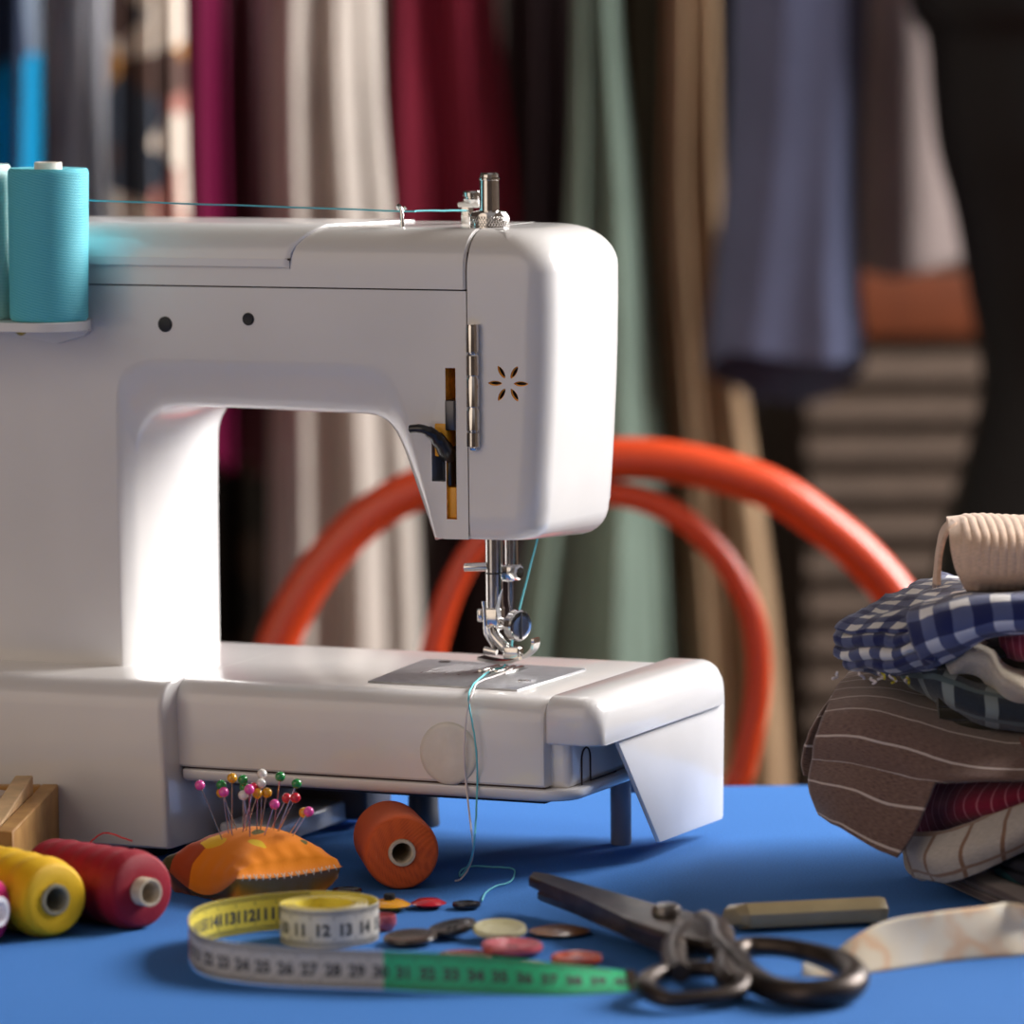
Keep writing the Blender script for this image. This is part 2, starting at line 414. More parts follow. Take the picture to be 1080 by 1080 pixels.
# presser lever slot and thread slot, cut into the arm's front
def cutter(b, m, extra=None):
    bm = bm_box(*b)
    if extra: bm_box(*extra, bm)
    return bmobj('cutter', bm, m, mc, smooth=False)
bpy.context.view_layer.update()
s0 = mY(469.5, 388, .05); s1 = mY(482.0, 548, .05)
cut(body, cutter((s0.x, s1.x, .04, .066, s1.z, s0.z), M['gold']))
s2 = mY(455, 455, .05); s3 = mY(469, 508, .05)
cut(body, cutter((s2.x, s3.x+.0005, .04, .062, s3.z, s2.z), M['under']))

q0 = mY(470.5, 514, .0515); q1 = mY(481.3, 547, .0515)
box('slot_lining', (q0.x, q1.x, .0522, .0655, q1.z, q0.z), M['goldpl_glow'], mc, bevel=.0005)
# arm top cover: rounded-rectangle section swept in X
def top_section(x, y0, y1, z0, z1, rf, rb, n=8):
    out = [Vector((x, y0, z0))]
    for k in range(n+1):
        t = math.pi-k/n*math.pi/2; out.append(Vector((x, y0+rf+rf*math.cos(t), z1-rf+rf*math.sin(t))))
    for k in range(n+1):
        t = math.pi/2-k/n*math.pi/2; out.append(Vector((x, y1-rb+rb*math.cos(t), z1-rb+rb*math.sin(t))))
    out.append(Vector((x, y1, z0)))
    return out
TZ = .2955
loft('arm_top_cover', [top_section(x, .0497+e, .146-e, SEAMZ+.0007, TZ-e, .019, .016) for x, e in ((-.175, .0005), (-.1745, 0), (-.1, 0), (0, 0), (.1, 0), (.1322, 0), (.1332, .0008))], M['shell'], mc)
box('seam_core', (-.17, .133, .053, .142, .26, .275), M['seam'], mc)
# raised lid on the top cover, its right end turned in a soft curve
lid = []
for k in range(13):
    t = k/12
    # section height eases down near the right end
    pass
secL = []
lidz = mY(200, 271.5, .05).z
lx = mY(306, 274, .05).x
for x, e in ((-.172, .0), (-.02, .0), (lx-.004, .0), (lx-.0015, .0002), (lx, .0009)):
    s_ = top_section(x, .0482+e, .135, mY(200, 271.5, .05).z, TZ+.0012-e, .0195, .016)
    # the right end sweeps towards the back along the top
    out = []
    for p in s_:
        dy = max(0, (p.z-.2815))/.0152
        dx = .013*dy**2*(1 if x > -.01 else 0)+(.02*min(1, max(0, (p.y-.068)/.03)) if x > -.01 else 0)
        out.append(Vector((p.x+dx, p.y, p.z)))
    secL.append(out)
loft('top_lid', secL, M['shell2'], mc)

tube('lid_gap', [(-.172, .0492, lidz-.0003), (lx+.0004, .0492, lidz-.0003)], .0006, M['seam'], mc, sides=6)
# face cover (head end): rounded plan swept in z, rounded top
def head_plan(z, dx=0.0, ins=0.0, rf=.013, rb=.018, xr=.1755, y0=.0497, y1=.146, x0=.1345):
    xr = xr-dx-ins; y0 = y0+ins; y1 = y1-ins; out = []
    rf = max(rf, .002); rb = max(rb, .002)
    n = 9
    out.append(Vector((x0, y0, z)))
    out.append(Vector(((x0+xr)/2, y0, z)))
    for k in range(n+1):
        t = -math.pi/2+k/n*math.pi/2; out.append(Vector((xr-rf+rf*math.cos(t), y0+rf+rf*math.sin(t), z)))
    for k in range(n+1):
        t = k/n*math.pi/2; out.append(Vector((xr-rb+rb*math.cos(t), y1-rb+rb*math.sin(t), z)))
    out.append(Vector((x0, y1, z)))
    return out
loops = []
def xtaper(z):
    t = (z-.152)/(.275-.152)
    return .0062*(1-min(1, max(0, t)))**1.9
for k in range(7):    # bottom rounding
    t = k/6*math.pi/2; r_ = .011
    loops.append(head_plan(.1522+r_*(1-math.sin(t)) if False else .1522+r_*(1-math.cos(t))*0+ r_*(1-math.sin(math.pi/2-t)), xtaper(.158)+r_*.8*(1-math.sin(t)), .0022*(1-math.sin(t))))
    loops[-1] = [Vector((p.x, p.y, p.z-.055*(p.y-.05)*(1-k/7))) for p in loops[-1]]
for z in (.165, .18, .2, .22, .24, .26): loops.append(head_plan(z, xtaper(z)))
for k in range(11):
    t = k/10*math.pi/2; r_ = .020
    loops.append(head_plan(TZ-r_+r_*math.sin(t), xtaper(.27)+.0*(k/10), r_*(1-math.cos(t)), rf=.013+.006*k/10))
face = loft('face_cover', loops, M['shell'], mc, sharp=35)
# cavity and the six petal shaped vents
bpy.context.view_layer.update()
cut(face, cutter((.138, .166, .056, .136, .14, .274), M['cavity']))
vc = mY(536, 404.5, .05)
def petals(wx, wz, y1, m):
    bm = bmesh.new()
    for k in range(6):
        a = R(k*60); pts = []
        for i in range(14):
            t = 2*math.pi*i/14
            x = .0060+wx*math.cos(t); y = wz*math.sin(t)*abs(math.sin(t))**.5
            pts.append((x*math.cos(a)-y*math.sin(a), x*math.sin(a)+y*math.cos(a)))
        lo = [bm.verts.new((vc.x+p[0]*1.08, .045, vc.z+p[1])) for p in pts]; hi = [bm.verts.new((vc.x+p[0]*1.08, y1, vc.z+p[1])) for p in pts]
        bm.faces.new(lo); bm.faces.new(hi[::-1])
        for i in range(14): bm.faces.new((lo[i], hi[i], hi[(i+1) % 14], lo[(i+1) % 14]))
    return bmobj('cutter', bm, m, mc, smooth=False)
cut(face, petals(.0033, .0012, .0507, M['goldpl_glow']))  # orange rims: the lamp's glow in the vents, put into the colour
cut(face, petals(.0026, .00072, .0530, M['seam']))
lamp = bpy.data.lights.new('machine_lamp_light', 'POINT'); lamp.energy = .03; lamp.color = (1, .55, .18); lamp.shadow_soft_size = .006
lo = bpy.data.objects.new('machine_lamp_light', lamp); COL.objects.link(lo); lo.location = (.152, .120, .21); lo.parent = mc
box('split_core', (.131, .1365, .053, .14, .16, .285), M['seam'], mc)

# hinge
ht = mY(498.5, 342, .048); hb = mY(499.5, 473, .048)
hinge = lathe('hinge', [(0, 0), (.0030, 0), (.0030, -.001)] + sum([[(.0031, -.0005-a+.0), (.0031, -b), (.0024, -b-.0002), (.0024, -b-.0007)] for a, b in ((.0012, .0128), (.0140, .0235), (.0250, .0380), (.0395, .0490))], []) + [(.0031, -.0500), (.0031, -.0565), (.0018, -.0572), (.0016, -.0582), (0, -.0582)], M['chrome'], mc, origin=(ht.x, .0475, ht.z), sharp=30)

# presser lever
pts = [mY(433, 452.5, .040), mY(441, 452, .040), mY(450, 454, .041), mY(459, 460, .044), mY(467, 470, .048), mY(473, 481, .054)]
lev = tube('presser_lever', crom(pts, 5), [.0022]*5+[.0024]*6+[.0030]*5+[.0038]*5+[.0044]*5, M['blackpl'], mc, sides=12, flat=.9)
q0 = mY(476, 480, .056); q1 = mY(476.5, 512, .056)
box('lever_arm', (q0.x-.0020, q0.x+.0020, .0515, .062, q1.z, q0.z+.004), M['blackpl'], lev, bevel=.0008)
q0 = mY(475, 422, .05); q1 = mY(476, 454, .05)
box('lever_block', (q0.x-.0024, q0.x+.0026, .0488, .06, q1.z, q0.z), M['steel_dark'], mc, bevel=.0006)
q0 = mY(458, 446, .050); q1 = mY(472, 482, .050)
box('lever_collar', (q0.x, q1.x, .0496, .058, q1.z, q0.z), M['goldpl_glow'], mc, bevel=.001)

# plugs
for px, py, r_ in ((174.3, 342, .0037), (262, 336.5, .0030)):
    p = mY(px, py, .05)
    lathe('black_plug', [(0, .0002), (r_*.8, .0006), (r_, .0002), (r_, -.001)], M['plug'], mc, origin=(p.x, .0498, p.z), axis=(0, -1, 0))

# base (left block) and free arm bed
def slab_section(x, y0, y1, z0, z1, r1, r2, rbot=.001, n=7):
    """section in YZ, front/back top rounded"""
    out = [Vector((x, y0+rbot, z0)), Vector((x, y0, z0+rbot))]
    for k in range(n+1):
        t = math.pi-k/n*math.pi/2; out.append(Vector((x, y0+r1+r1*math.cos(t), z1-r1+r1*math.sin(t))))
    for k in range(n+1):
        t = math.pi/2-k/n*math.pi/2; out.append(Vector((x, y1-r2+r2*math.cos(t), z1-r2+r2*math.sin(t))))
    out += [Vector((x, y1, z0+rbot)), Vector((x, y1-rbot, z0))]
    return out
BZ = .0845
def ytap(p, k):   # front of the left base leans slightly inward to the foot
    return p
base_secs = []
for x, e in ((-.176, .004), (-.1745, .001), (-.17, 0), (-.1, 0), (-.02, 0), (-.0056, 0), (-.0040, .0003), (-.0031, .0010), (-.0026, .0020), (-.0024, .0034), (-.0022, .0150)):
    s_ = slab_section(x, .0+e, .160, .0065, BZ, .013, .012)
    base_secs.append([Vector((p.x + (.0028*((.084-p.z)/.08) if x > -.05 else 0)*(1 if p.y < .1 else 1), p.y, p.z)) for p in s_])
loft('base_housing', base_secs, M['shell'], mc, sharp=35)
bed_secs = [slab_section(x, .0145+e, .158-e, .0437, BZ-e, .0115, .009) for x, e in ((-.0024, 0), (.05, 0), (.1, 0), (.15, 0), (.1845, 0), (.1862, .0006), (.1869, .0018))]
bed = loft('free_arm', bed_secs, M['shell'], mc, sharp=35)
box('cap_seam', (.184, .190, .0215, .150, .066, .0790), M['seam'], mc)
box('bed_seam', (.0, .186, .0165, .156, .0405, .046), M['seam'], mc)
# lower shell: wraps the end of the free arm
def plan_loop(z, ins, x0=.001, x1=.200, y0=.0145, y1=.158, rr=.016, n=8):
    x1 -= ins; y0 += ins; y1 -= ins; out = [Vector((x0, y1, z)), Vector((x0, y0, z))]
    for k in range(n+1):
        t = -math.pi/2+k/n*math.pi/2; out.append(Vector((x1-rr+rr*math.cos(t), y0+rr+rr*math.sin(t), z)))
    for k in range(n+1):
        t = k/n*math.pi/2; out.append(Vector((x1-rr+rr*math.cos(t), y1-rr+rr*math.sin(t), z)))
    return out
loft('lower_shell', [plan_loop(.0427, .0012), plan_loop(.0423, .0002), plan_loop(.0412, 0), plan_loop(.0385, .0005), plan_loop(.0368, .003), plan_loop(.0360, .008), plan_loop(.0358, .02)], M['shell2'], mc, sharp=50)
box('underframe', (.005, .17, .055, .14, .0290, .0358), M['darkbase'], mc, bevel=.002)
box('underframe_wall', (.006, .045, .120, .150, .004, .0350), M['darkbase'], mc, bevel=.002)
box('base_foot_rail', (.006, .034, .040, .150, .003, .0135), M['shell2'], mc, bevel=.002)
box('rear_skirt', (.165, .203, .150, .156, .0205, .0350), M['under'], mc, bevel=.001)
# end face of the free arm under the cap
box('end_wall', (.17, .1965, .0215, .152, .0420, .070), M['shell2'], mc, bevel=.004)
bm = bmesh.new()
p0 = Vector((.1969, .046, .0425))
arch = [(.0, 0), (.0, .012)] + [(.005-.005*math.cos(t), .012+.005*math.sin(t)) for t in [math.pi*k/8 for k in range(9)]] + [(.010, .001), (.040, .001)]
V, Fc = tube_geo([(p0.x, p0.y-.012+a, p0.z+b) for a, b in arch], .0004, 6)
link_mesh('bobbin_door_seam', V, Fc, M['seam'], mc)
lathe('door_catch', [(0, .003), (.0045, .0022), (.005, 0), (.005, -.002)], M['under'], mc, origin=(.1966, .073, .0665), axis=(1, 0, 0))
# leg under the arm end, rubber feet
pl_ = mY(657, 870, .13)
lathe('leg', [(0, 0), (.0044, 0), (.0050, .0008), (.0050, .034), (0, .034)], M['under'], mc, origin=(.1775, .125, 0))
for fx, fy in ((.0665, .140), (-.16, .02), (-.16, .14), (-.02, .02), (-.02, .14)):
    lathe('rubber_foot', [(0, 0), (.0075, 0), (.008, .001), (.0075, .0075), (.007, .0275 if fx > 0 else .0075), (0, .0275 if fx > 0 else .0075)], M['plug'], mc, origin=(fx, fy, 0))
# end cap over the free arm tip
cap_secs = []
for x, e in ((.1882, .0016), (.1886, .0004), (.1893, 0), (.20, 0), (.2055, 0), (.2090, .0008), (.2120, .0026), (.2142, .0055), (.2151, .0095)):
    s_ = slab_section(x, .0128, .1690, .0640, BZ+.0012-e, .0085, .010, n=7)
    s_ = [Vector((p.x, p.y+(e*.7 if p.y < .09 else -e*.5), p.z)) for p in s_]
    cap_secs.append(s_)
loft('end_cap', cap_secs, M['shell2'], mc, sharp=50)
# hinged flap hanging from the cap
fl = [(.0375, .0650), (.0885, .0085), (.1665, .0076), (.1680, .009), (.1705, .0640)]
V = [Vector((.2104, y, z)) for y, z in fl]+[Vector((.2128, y, z)) for y, z in fl]; n = len(fl)
Fc = [tuple(range(n))[::-1], tuple(range(n, 2*n))]+[(k, (k+1) % n, (k+1) % n+n, k+n) for k in range(n)]
bmf = bmesh.new(); vs = [bmf.verts.new(v) for v in V]; [bmf.faces.new([vs[i] for i in f]) for f in Fc]
bmobj('end_flap', bmf, M['shell2'], mc, bevel=.0006, segs=2)
# round cream access button
p = mY(473.5, 794.5, .0145)
lathe('access_button', [(0, .0010), (.0120, .0010), (.0138, .0008), (.0145, .0002), (.0146, -.0004), (0, -.0004)], M['button_cream'], mc, origin=(p.x, .0143, p.z), axis=(0, -1, 0), sides=56, sharp=60)

# needle plate
plz = BZ+.0003
PL = [(.0868, .0375), (.1652, .0335), (.1655, .1130), (.0780, .1190)]
V = [Vector((x, y, plz-.001)) for x, y in PL]+[Vector((x, y, plz+.0006)) for x, y in PL]
bmf = bmesh.new(); vs = [bmf.verts.new(v) for v in V]
for f in ((3, 2, 1, 0), (4, 5, 6, 7), (0, 1, 5, 4), (1, 2, 6, 5), (2, 3, 7, 6), (3, 0, 4, 7)): bmf.faces.new([vs[i] for i in f])
plate = bmobj('needle_plate', bmf, M['steel'], mc, bevel=.0006, segs=2)
pt = plz+.0006
bm_h = bmesh.new(); nh = (.1300, .0905)
for k in range(4):
    x0 = nh[0]-.0065+k*.0042
    bm_box(x0, x0+.0022, nh[1]-.010, nh[1]+.012, pt-.0003, pt+.0014, bm_h)
feed = bmobj('feed_dog', bm_h, M['chrome'], plate, bevel=.0005, segs=2)
bm_h = bmesh.new()
for k in range(5):
    x0 = nh[0]-.0067+k*.0042-.0017; bm_box(x0, x0+.0014, nh[1]-.011, nh[1]+.013, pt-.0006, pt+.00008, bm_h)
bmobj('feed_slot', bm_h, M['blackpl'], plate, smooth=False)
for sx, sy in ((.0925, .111), (.156, .062)):
    lathe('plate_screw', [(0, .0004), (.0028, .0003), (.0033, 0), (.0033, -.0003)], M['chrome'], plate, origin=(sx, sy, pt), sides=20)
    box('screw_slot', (sx-.0028, sx+.0028, sy-.0004, sy+.0004, pt+.0002, pt+.0005), M['blackpl'], plate)
# engraved seam guide lines and figures on the plate
bm_h = bmesh.new()
for k in range(6): bm_box(.099+k*.0032, .0994+k*.0032, .076, .108, pt-.0001, pt+.00006, bm_h)
bmobj('guide_lines', bm_h, M['chrome'], plate, smooth=False)
def text_mesh(s, size, m, matrix, parent=None, name='figures', ext=.0001):
    cu = bpy.data.curves.new('t', 'FONT'); cu.body = s; cu.size = size; cu.extrude = ext; cu.align_x = 'CENTER'; cu.align_y = 'CENTER'
    to = bpy.data.objects.new('t', cu); COL.objects.link(to)
    bpy.context.view_layer.update()
    me = bpy.data.meshes.new_from_object(to.evaluated_get(bpy.context.evaluated_depsgraph_get()))
    bpy.data.objects.remove(to); me.transform(matrix); me.materials.clear(); me.materials.append(m)
    o = bpy.data.objects.new(name, me); COL.objects.link(o)
    if parent: attach(o, parent)
    return o
for k, s_ in enumerate('1234'):
    text_mesh(s_, .0045, M['chrome'], Matrix.Translation((.0985+k*.0064, .0715, pt)), plate, 'engraved_figure')

# presser bar, foot, needle bar
PBX, PBY = .1262, .095
def P(px, py, Y=.095): return mY(px, py, Y)
pb = lathe('presser_bar', [(0, P(521, 562).z), (.0042, P(521, 562).z), (.0042, P(521, 642).z), (0, P(521, 642).z)], M['chrome'], mc, origin=(PBX, PBY, 0), sides=32)
lathe('bar_ring', [(.0043, 0), (.00445, .0001), (.00445, .0007), (.0043, .0008)], M['blackpl'], pb, origin=(PBX, PBY, P(521, 605).z), sides=32)
za = P(521, 600).z
tube('thread_finger', [(PBX-.003, PBY-.001, za+.001), (PBX-.0075, PBY-.003, za+.001), (PBX-.0135, PBY-.004, za+.0006)], [.0024, .0024, .0022], M['chrome'], pb, sides=8, flat=.9)
# foot clamp block
c0 = P(513, 640); c1 = P(526, 662)
foot = box('foot_clamp', (PBX-.0040, PBX+.0040, PBY-.0055, PBY+.004, c1.z-.001, c0.z), M['chrome'], mc, bevel=.001)
box('clamp_lip', (PBX-.0072, PBX-.0044, PBY-.0050, PBY+.003, P(510, 655).z, P(510, 641).z), M['chrome'], foot, bevel=.001)
tube('thread_cutter', [P(527, 652, .088), P(525, 640, .088), P(527, 630, .088), P(530, 621, .088)], [.0022, .0024, .0018, .0004], M['steel'], foot, sides=6, flat=.25)
tube('release_lever', [P(510.5, 634, .09), P(511.5, 645, .09), P(513, 668, .09), P(516, 676, .09)], [.0012, .0010, .0014, .0008], M['chrome'], foot, sides=8)
# clamp screw with large knurled head
k0 = P(538, 659, .091); ax = Vector((.92, -.38, -.05)).normalized()
ks = [(0, -.012), (.0022, -.012), (.0022, -.004), (.0040, -.004), (.0042, -.0015), (.0068, -.0012), (.0074, -.0006), (.0074, .0026), (.0068, .0034), (.0045, .0036), (0, .0030)]
ksv = lathe('clamp_screw', ks, M['chrome'], foot, origin=(k0.x+.003, k0.y, k0.z), axis=ax, sides=36, sharp=25)
sc = Vector((k0.x+.003, k0.y, k0.z))+ax*.0033
tube('screw_slot', [sc+Vector((0, 0, .0062)), sc-Vector((0, 0, .0062))], .0008, M['steel_dark'], ksv, sides=6)
# shank and sole
shank = link_mesh('foot_shank', *tube_geo(crom([P(519, 660, .091), P(521, 668, .091), P(527, 676, .091), P(534, 683, .091)], 4), .0040, 10, flat=.7), M['chrome'], foot)
tube('shank_spring', crom([P(514, 660, .089), P(516, 674, .089), P(520, 683, .089), P(518, 688, .089)], 4), .0010, M['chrome'], foot, sides=8)
tube('ankle_pin', [P(511, 685, .088), P(524, 688, .088)], .0016, M['chrome'], foot, sides=10)
sole_pts = crom([P(507, 693.5, .093), P(515, 695.5, .091), P(527, 697.5, .089), P(540, 697.2, .0875), P(549, 694.5, .0865), P(557, 690.5, .086), P(563, 684.5, .0855), P(565, 678, .085), P(564.7, 673, .085)], 4)
V, Fc = [], []
for i, p in enumerate(sole_pts):
    a = sole_pts[max(i-1, 0)]; b = sole_pts[min(i+1, len(sole_pts)-1)]; d = (b-a).normalized()
    nrm = Vector((0, 1, 0)).cross(d).normalized()*-1
    wdt = .0042 if i < 18 else .0036; th = .0007
    for sy, sn in ((-1, -1), (1, -1), (1, 1), (-1, 1)): V.append(p+Vector((0, 1, 0))*(wdt*sy)+nrm*th*sn)
for i in range(len(sole_pts)-1):
    for k in range(4):
        k2 = (k+1) % 4; Fc.append((i*4+k, i*4+k2, (i+1)*4+k2, (i+1)*4+k))
n = len(sole_pts); Fc += [(0, 1, 2, 3), ((n-1)*4, (n-1)*4+1, (n-1)*4+2, (n-1)*4+3)]
sole = link_mesh('foot_sole', V, Fc, M['chrome'], foot, sharp=30)
sb = P(541, 693, .088)
box('sole_bracket', (sb.x-.004, sb.x+.0045, sb.y-.003, sb.y+.003, sb.z-.001, sb.z+.0052), M['chrome'], foot, bevel=.001)
# needle bar
nbx = P(539.5, 600, .104).x
nb = lathe('needle_bar', [(0, P(540, 562, .104).z), (.0032, P(540, 562, .104).z), (.0032, P(540, 612, .104).z), (0, P(540, 612, .104).z)], M['chrome'], mc, origin=(nbx, .104, 0), sides=28)
zc0 = P(538, 612, .104).z; zc1 = P(538, 595, .104).z
clamp = box('needle_clamp', (nbx-.0052, nbx+.003, .098, .110, zc0, zc1), M['chrome'], mc, bevel=.001)
lathe('clamp_knob', [(0, 0), (.0036, 0), (.0036, .0042), (.0028, .0050), (0, .0050)], M['chrome'], clamp, origin=(nbx+.002, .101, (zc0+zc1)/2+.0005), axis=(.93, -.35, 0), sides=8, sharp=25)
n0 = P(538.5, 611, .104); 
lathe('needle', [(0, 0), (.0013, 0), (.00125, -.010), (.0007, -.0145), (.0006, -.030), (0, -.0385)], M['needle'], clamp, origin=(n0.x, .104, n0.z), sides=16)

# top pieces: pressure dial, thread guide, tension post
def on_top(px, Y):     # X of a pixel column on the top surface
    return mY(px, 236, Y).x
dY = .080; dx_ = on_top(516.5, dY)
zt = lambda py: mY(516, py, dY).z
dial = lathe('pressure_dial', [(0, TZ-.001), (.0089, TZ-.001), (.0089, zt(226.5)), (.0082, zt(223.5)), (.0062, zt(222)), (0, zt(222))], M['chrome'], mc, origin=(dx_, dY, 0), sides=48, sharp=30)
bm_h = bmesh.new()
lathe('dial_post', [(0, zt(223)), (.0047, zt(223)), (.00455, zt(190)), (.0050, zt(189.5)), (.0050, zt(188)), (.0045, zt(187)), (.0044, zt(184)), (.0036, zt(182)), (0, zt(182))], M['chrome'], dial, origin=(dx_, dY, 0), sides=32, sharp=30)
kV, kF = [], []
for k in range(40):
    for sgn in (-1, 1):
        a0 = 2*math.pi*k/40
        pts = [Vector((dx_+.00895*math.cos(a0+sgn*t*.35), dY+.00895*math.sin(a0+sgn*t*.35), TZ+.0003+t*(zt(227)-TZ-.0006))) for t in (0, .5, 1)]
        v_, f_ = tube_geo(pts, .00018, 4); b0 = len(kV); kV += v_; kF += [tuple(i+b0 for i in f) for f in f_]
link_mesh('knurling', kV, kF, M['chrome'], dial)
# guide hook
g0 = mY(425.5, 241, .075); gx = g0.x; gz = lambda py: mY(425, py, .075).z
hook = crom([Vector((gx+.0008, .072, TZ-.006)), Vector((gx+.0003, .073, gz(230))), Vector((gx-.0006, .074, gz(221))), Vector((gx-.0022, .075, gz(217))), Vector((gx-.0035, .077, gz(219))), Vector((gx-.0030, .079, gz(222))), Vector((gx-.001, .080, gz(219)))], 5)
tube('thread_guide', hook, .0010, M['chrome'], mc, sides=8)
# tension post beside the dial
tp = on_top(496, .112)
tz = lambda py: mY(496, py, .112).z
post = box('tension_bracket', (tp-.0035, tp+.0010, .109, .114, TZ-.001, tz(214)), M['chrome'], mc, bevel=.0006)
box('bracket_arm', (tp-.0052, tp+.006, .1085, .1145, tz(218.5), tz(213)), M['clearpl'], post, bevel=.0008)
lathe('tension_knob', [(0, 0), (.0035, 0), (.0042, .0010), (.0044, .0020), (.0036, .0024), (.0036, .003), (.0044, .0034), (.0044, .0052), (.0038, .0060), (0, .0060)], M['chrome'], post, origin=(tp+.0012, .112, tz(214.5)), sides=28, sharp=30)

# spool bracket on the arm's front
sx0 = mY(53, 340, .03).x; SPY = .029
shz = mY(50, 338, SPY).z
def shelf_loop(z, r_):
    out = []
    xr = sx0; n = 14
    for k in range(n+1):
        t = -math.pi/2+k/n*math.pi/2; out.append(Vector((xr+r_*math.cos(t)*.98, SPY+r_*math.sin(t), z)))
    out += [Vector((xr+r_*.98-.0085, .050, z)), Vector((-.172, .050, z)), Vector((-.172, SPY-r_, z))]
    return out
br = loft('spool_bracket', [shelf_loop(shz-.0045, .0195), shelf_loop(shz-.0042, .0200), shelf_loop(shz-.0003, .0200), shelf_loop(shz, .0195)], M['clearpl'], mc, sharp=30)
zl = mY(50, 361, .047).z
bp_pts = [(sx0+.0110, shz-.004), (sx0+.0114, zl+.006), (sx0+.0085, zl+.0035), (sx0-.006, zl-.0005), (-.16, zl+.012), (-.16, shz-.004)]
V = [Vector((x, .0462, z)) for x, z in bp_pts]+[Vector((x, .0505, z)) for x, z in bp_pts]; n = len(bp_pts)
link_mesh('bracket_plate', V, [tuple(range(n)), tuple(range(n, 2*n))[::-1]]+[(k, (k+1) % n, (k+1) % n+n, k+n) for k in range(n)], M['clearpl'], br, sharp=30)
ps = mY(21.5, 347, .0455)
lathe('bracket_screw', [(0, .0018), (.0022, .0015), (.0032, .0004), (.0032, -.001)], M['screwgold'], br, origin=(ps.x, .0460, ps.z), axis=(0, -1, 0), sides=20)
box('screw_slot', (ps.x-.0022, ps.x+.0022, .0440, .0452, ps.z-.0003, ps.z+.0003), M['seam'], br)
lathe('spool_pin', [(0, shz), (.0022, shz), (.0022, shz+.070), (0, shz+.071)], M['steel'], br, origin=(sx0, SPY, 0), sides=16)
lathe('spool_pin', [(0, shz), (.0022, shz), (.0022, shz+.070), (0, shz+.071)], M['steel'], br, origin=(sx0-.0412, SPY, 0), sides=16)

# ================================================================== THREAD SPOOLS
def spool(name, label, base, axis, length, r0, r1, core_r, tm, corem, core_out=.004, group='thread spools', ridges=0, inner=None, waver=0.0, rnd=.12):
    """base = centre of the far end of the winding; axis points to the near end"""
    d = Vector(axis).normalized(); b = Vector(base)
    t = thing(name, label, 'thread spool', b, 0, group)
    prof = [(core_r*1.02, .001)]
    N = 60
    for i in range(N+1):
        u = i/N; r = r0+(r1-r0)*u
        e = min(u, 1-u)*length/ (r0*rnd*3)
        if e < 1: r *= (1-rnd)+rnd*math.sqrt(max(0, 1-(1-e)**2))
        if ridges: r += waver*math.sin(u*ridges*2*math.pi)*min(1, e)
        prof.append((r, u*length))
    prof.append((core_r*1.02, length-.0008))
    lathe('wound_thread', prof, tm, t, origin=b, axis=d, sides=64, sharp=60)
    ri = core_r*.72 if inner is None else inner
    L0, L1 = -core_out, length+core_out
    lathe('cardboard_core', [(ri, L0), (core_r, L0), (core_r, L1), (core_r*.97, L1+.0003), (ri*1.03, L1+.0003), (ri, L1), (ri, L0)], corem, t, origin=b, axis=d, sides=40, sharp=40)
    return t
corem = mat('cardboard', (.62, .52, .38), .8, var=.2, vscale=200)
corew = mat('white_card', (.80, .74, .66), .8, var=.15, vscale=200)
cored = mat('grey_card', (.28, .25, .17), .8, var=.2, vscale=200)
corep = mat('plastic_core', (.85, .80, .82), .4)
T_cyan = thread_mat('cyan_thread', (.17, .68, .78), 1100, (.04, .46, .60)); T_mint = thread_mat('mint_thread', (.62, .86, .82), 900, (.45, .74, .70))
T_org = thread_mat('orange_thread', (.72, .115, .018), 1400, (.60, .085, .014), 'Y'); T_yel = thread_mat('yellow_thread', (.92, .56, .005), 900, (.82, .42, .0), 'X')
T_red = thread_mat('crimson_thread', (.36, .003, .022), 900, (.26, .002, .014), 'X'); T_pink = thread_mat('pink_thread', (.75, .02, .20), 900, None, 'X')
sc_w = mworld((sx0, SPY, shz+.0002))
spool('thread_spool', 'large cyan thread spool upright on the bracket at the front of the sewing machine', sc_w, (.012, 0, 1), .0720, .0186, .0192, .0066, T_cyan, corew, core_out=.0025, rnd=.05)
sc_w2 = mworld((sx0-.0412, SPY, shz+.0002))
spool('thread_spool', 'pale mint thread spool cut off by the left edge, beside the upright cyan spool', sc_w2, (.0, 0, 1), .0735, .0190, .0190, .0068, T_mint, corew, core_out=.0025, rnd=.05)

def lying(name, label, near_c, axis, length, r0, r1, core_r, tm, cm, r_end=None, **k):
    """near_c: pixel of centre of near end on the plane z = radius"""
    d = Vector(axis).normalized(); c = onz(near_c[0], near_c[1], r1)
    base = c-d*length; base.z = r0
    return spool(name, label, base, c-base, length, r0, r1, core_r, tm, cm, **k)
lying('thread_spool', 'orange thread spool lying end-on between the pincushion and the hanging threads', (424, 899.5), (.14, -1, 0), .055, .0165, .0172, .0062, T_org, corem, core_out=.0006, rnd=.10, inner=.0046)
lying('thread_spool', 'dark red thread spool with a protruding core, lying in front of the machine base', (151, 940), (.42, -.50, 0), .072, .0160, .0172, .0062, T_red, corem, core_out=.0055, ridges=6, waver=.0004, rnd=.16, inner=.0048)
lying('thread_spool', 'yellow thread spool lying between the red spool and the pink spool', (59, 949), (.40, -.55, 0), .060, .0170, .0172, .0068, T_yel, cored, core_out=.0002, ridges=4, waver=.0005, rnd=.2, inner=.0052)
lying('thread_spool', 'bright pink thread spool with white core, at the left edge before the yellow spool', (-8, 961), (.85, -.50, 0), .045, .0150, .0150, .0066, T_pink, corep, core_out=.004, rnd=.15, inner=.0045)

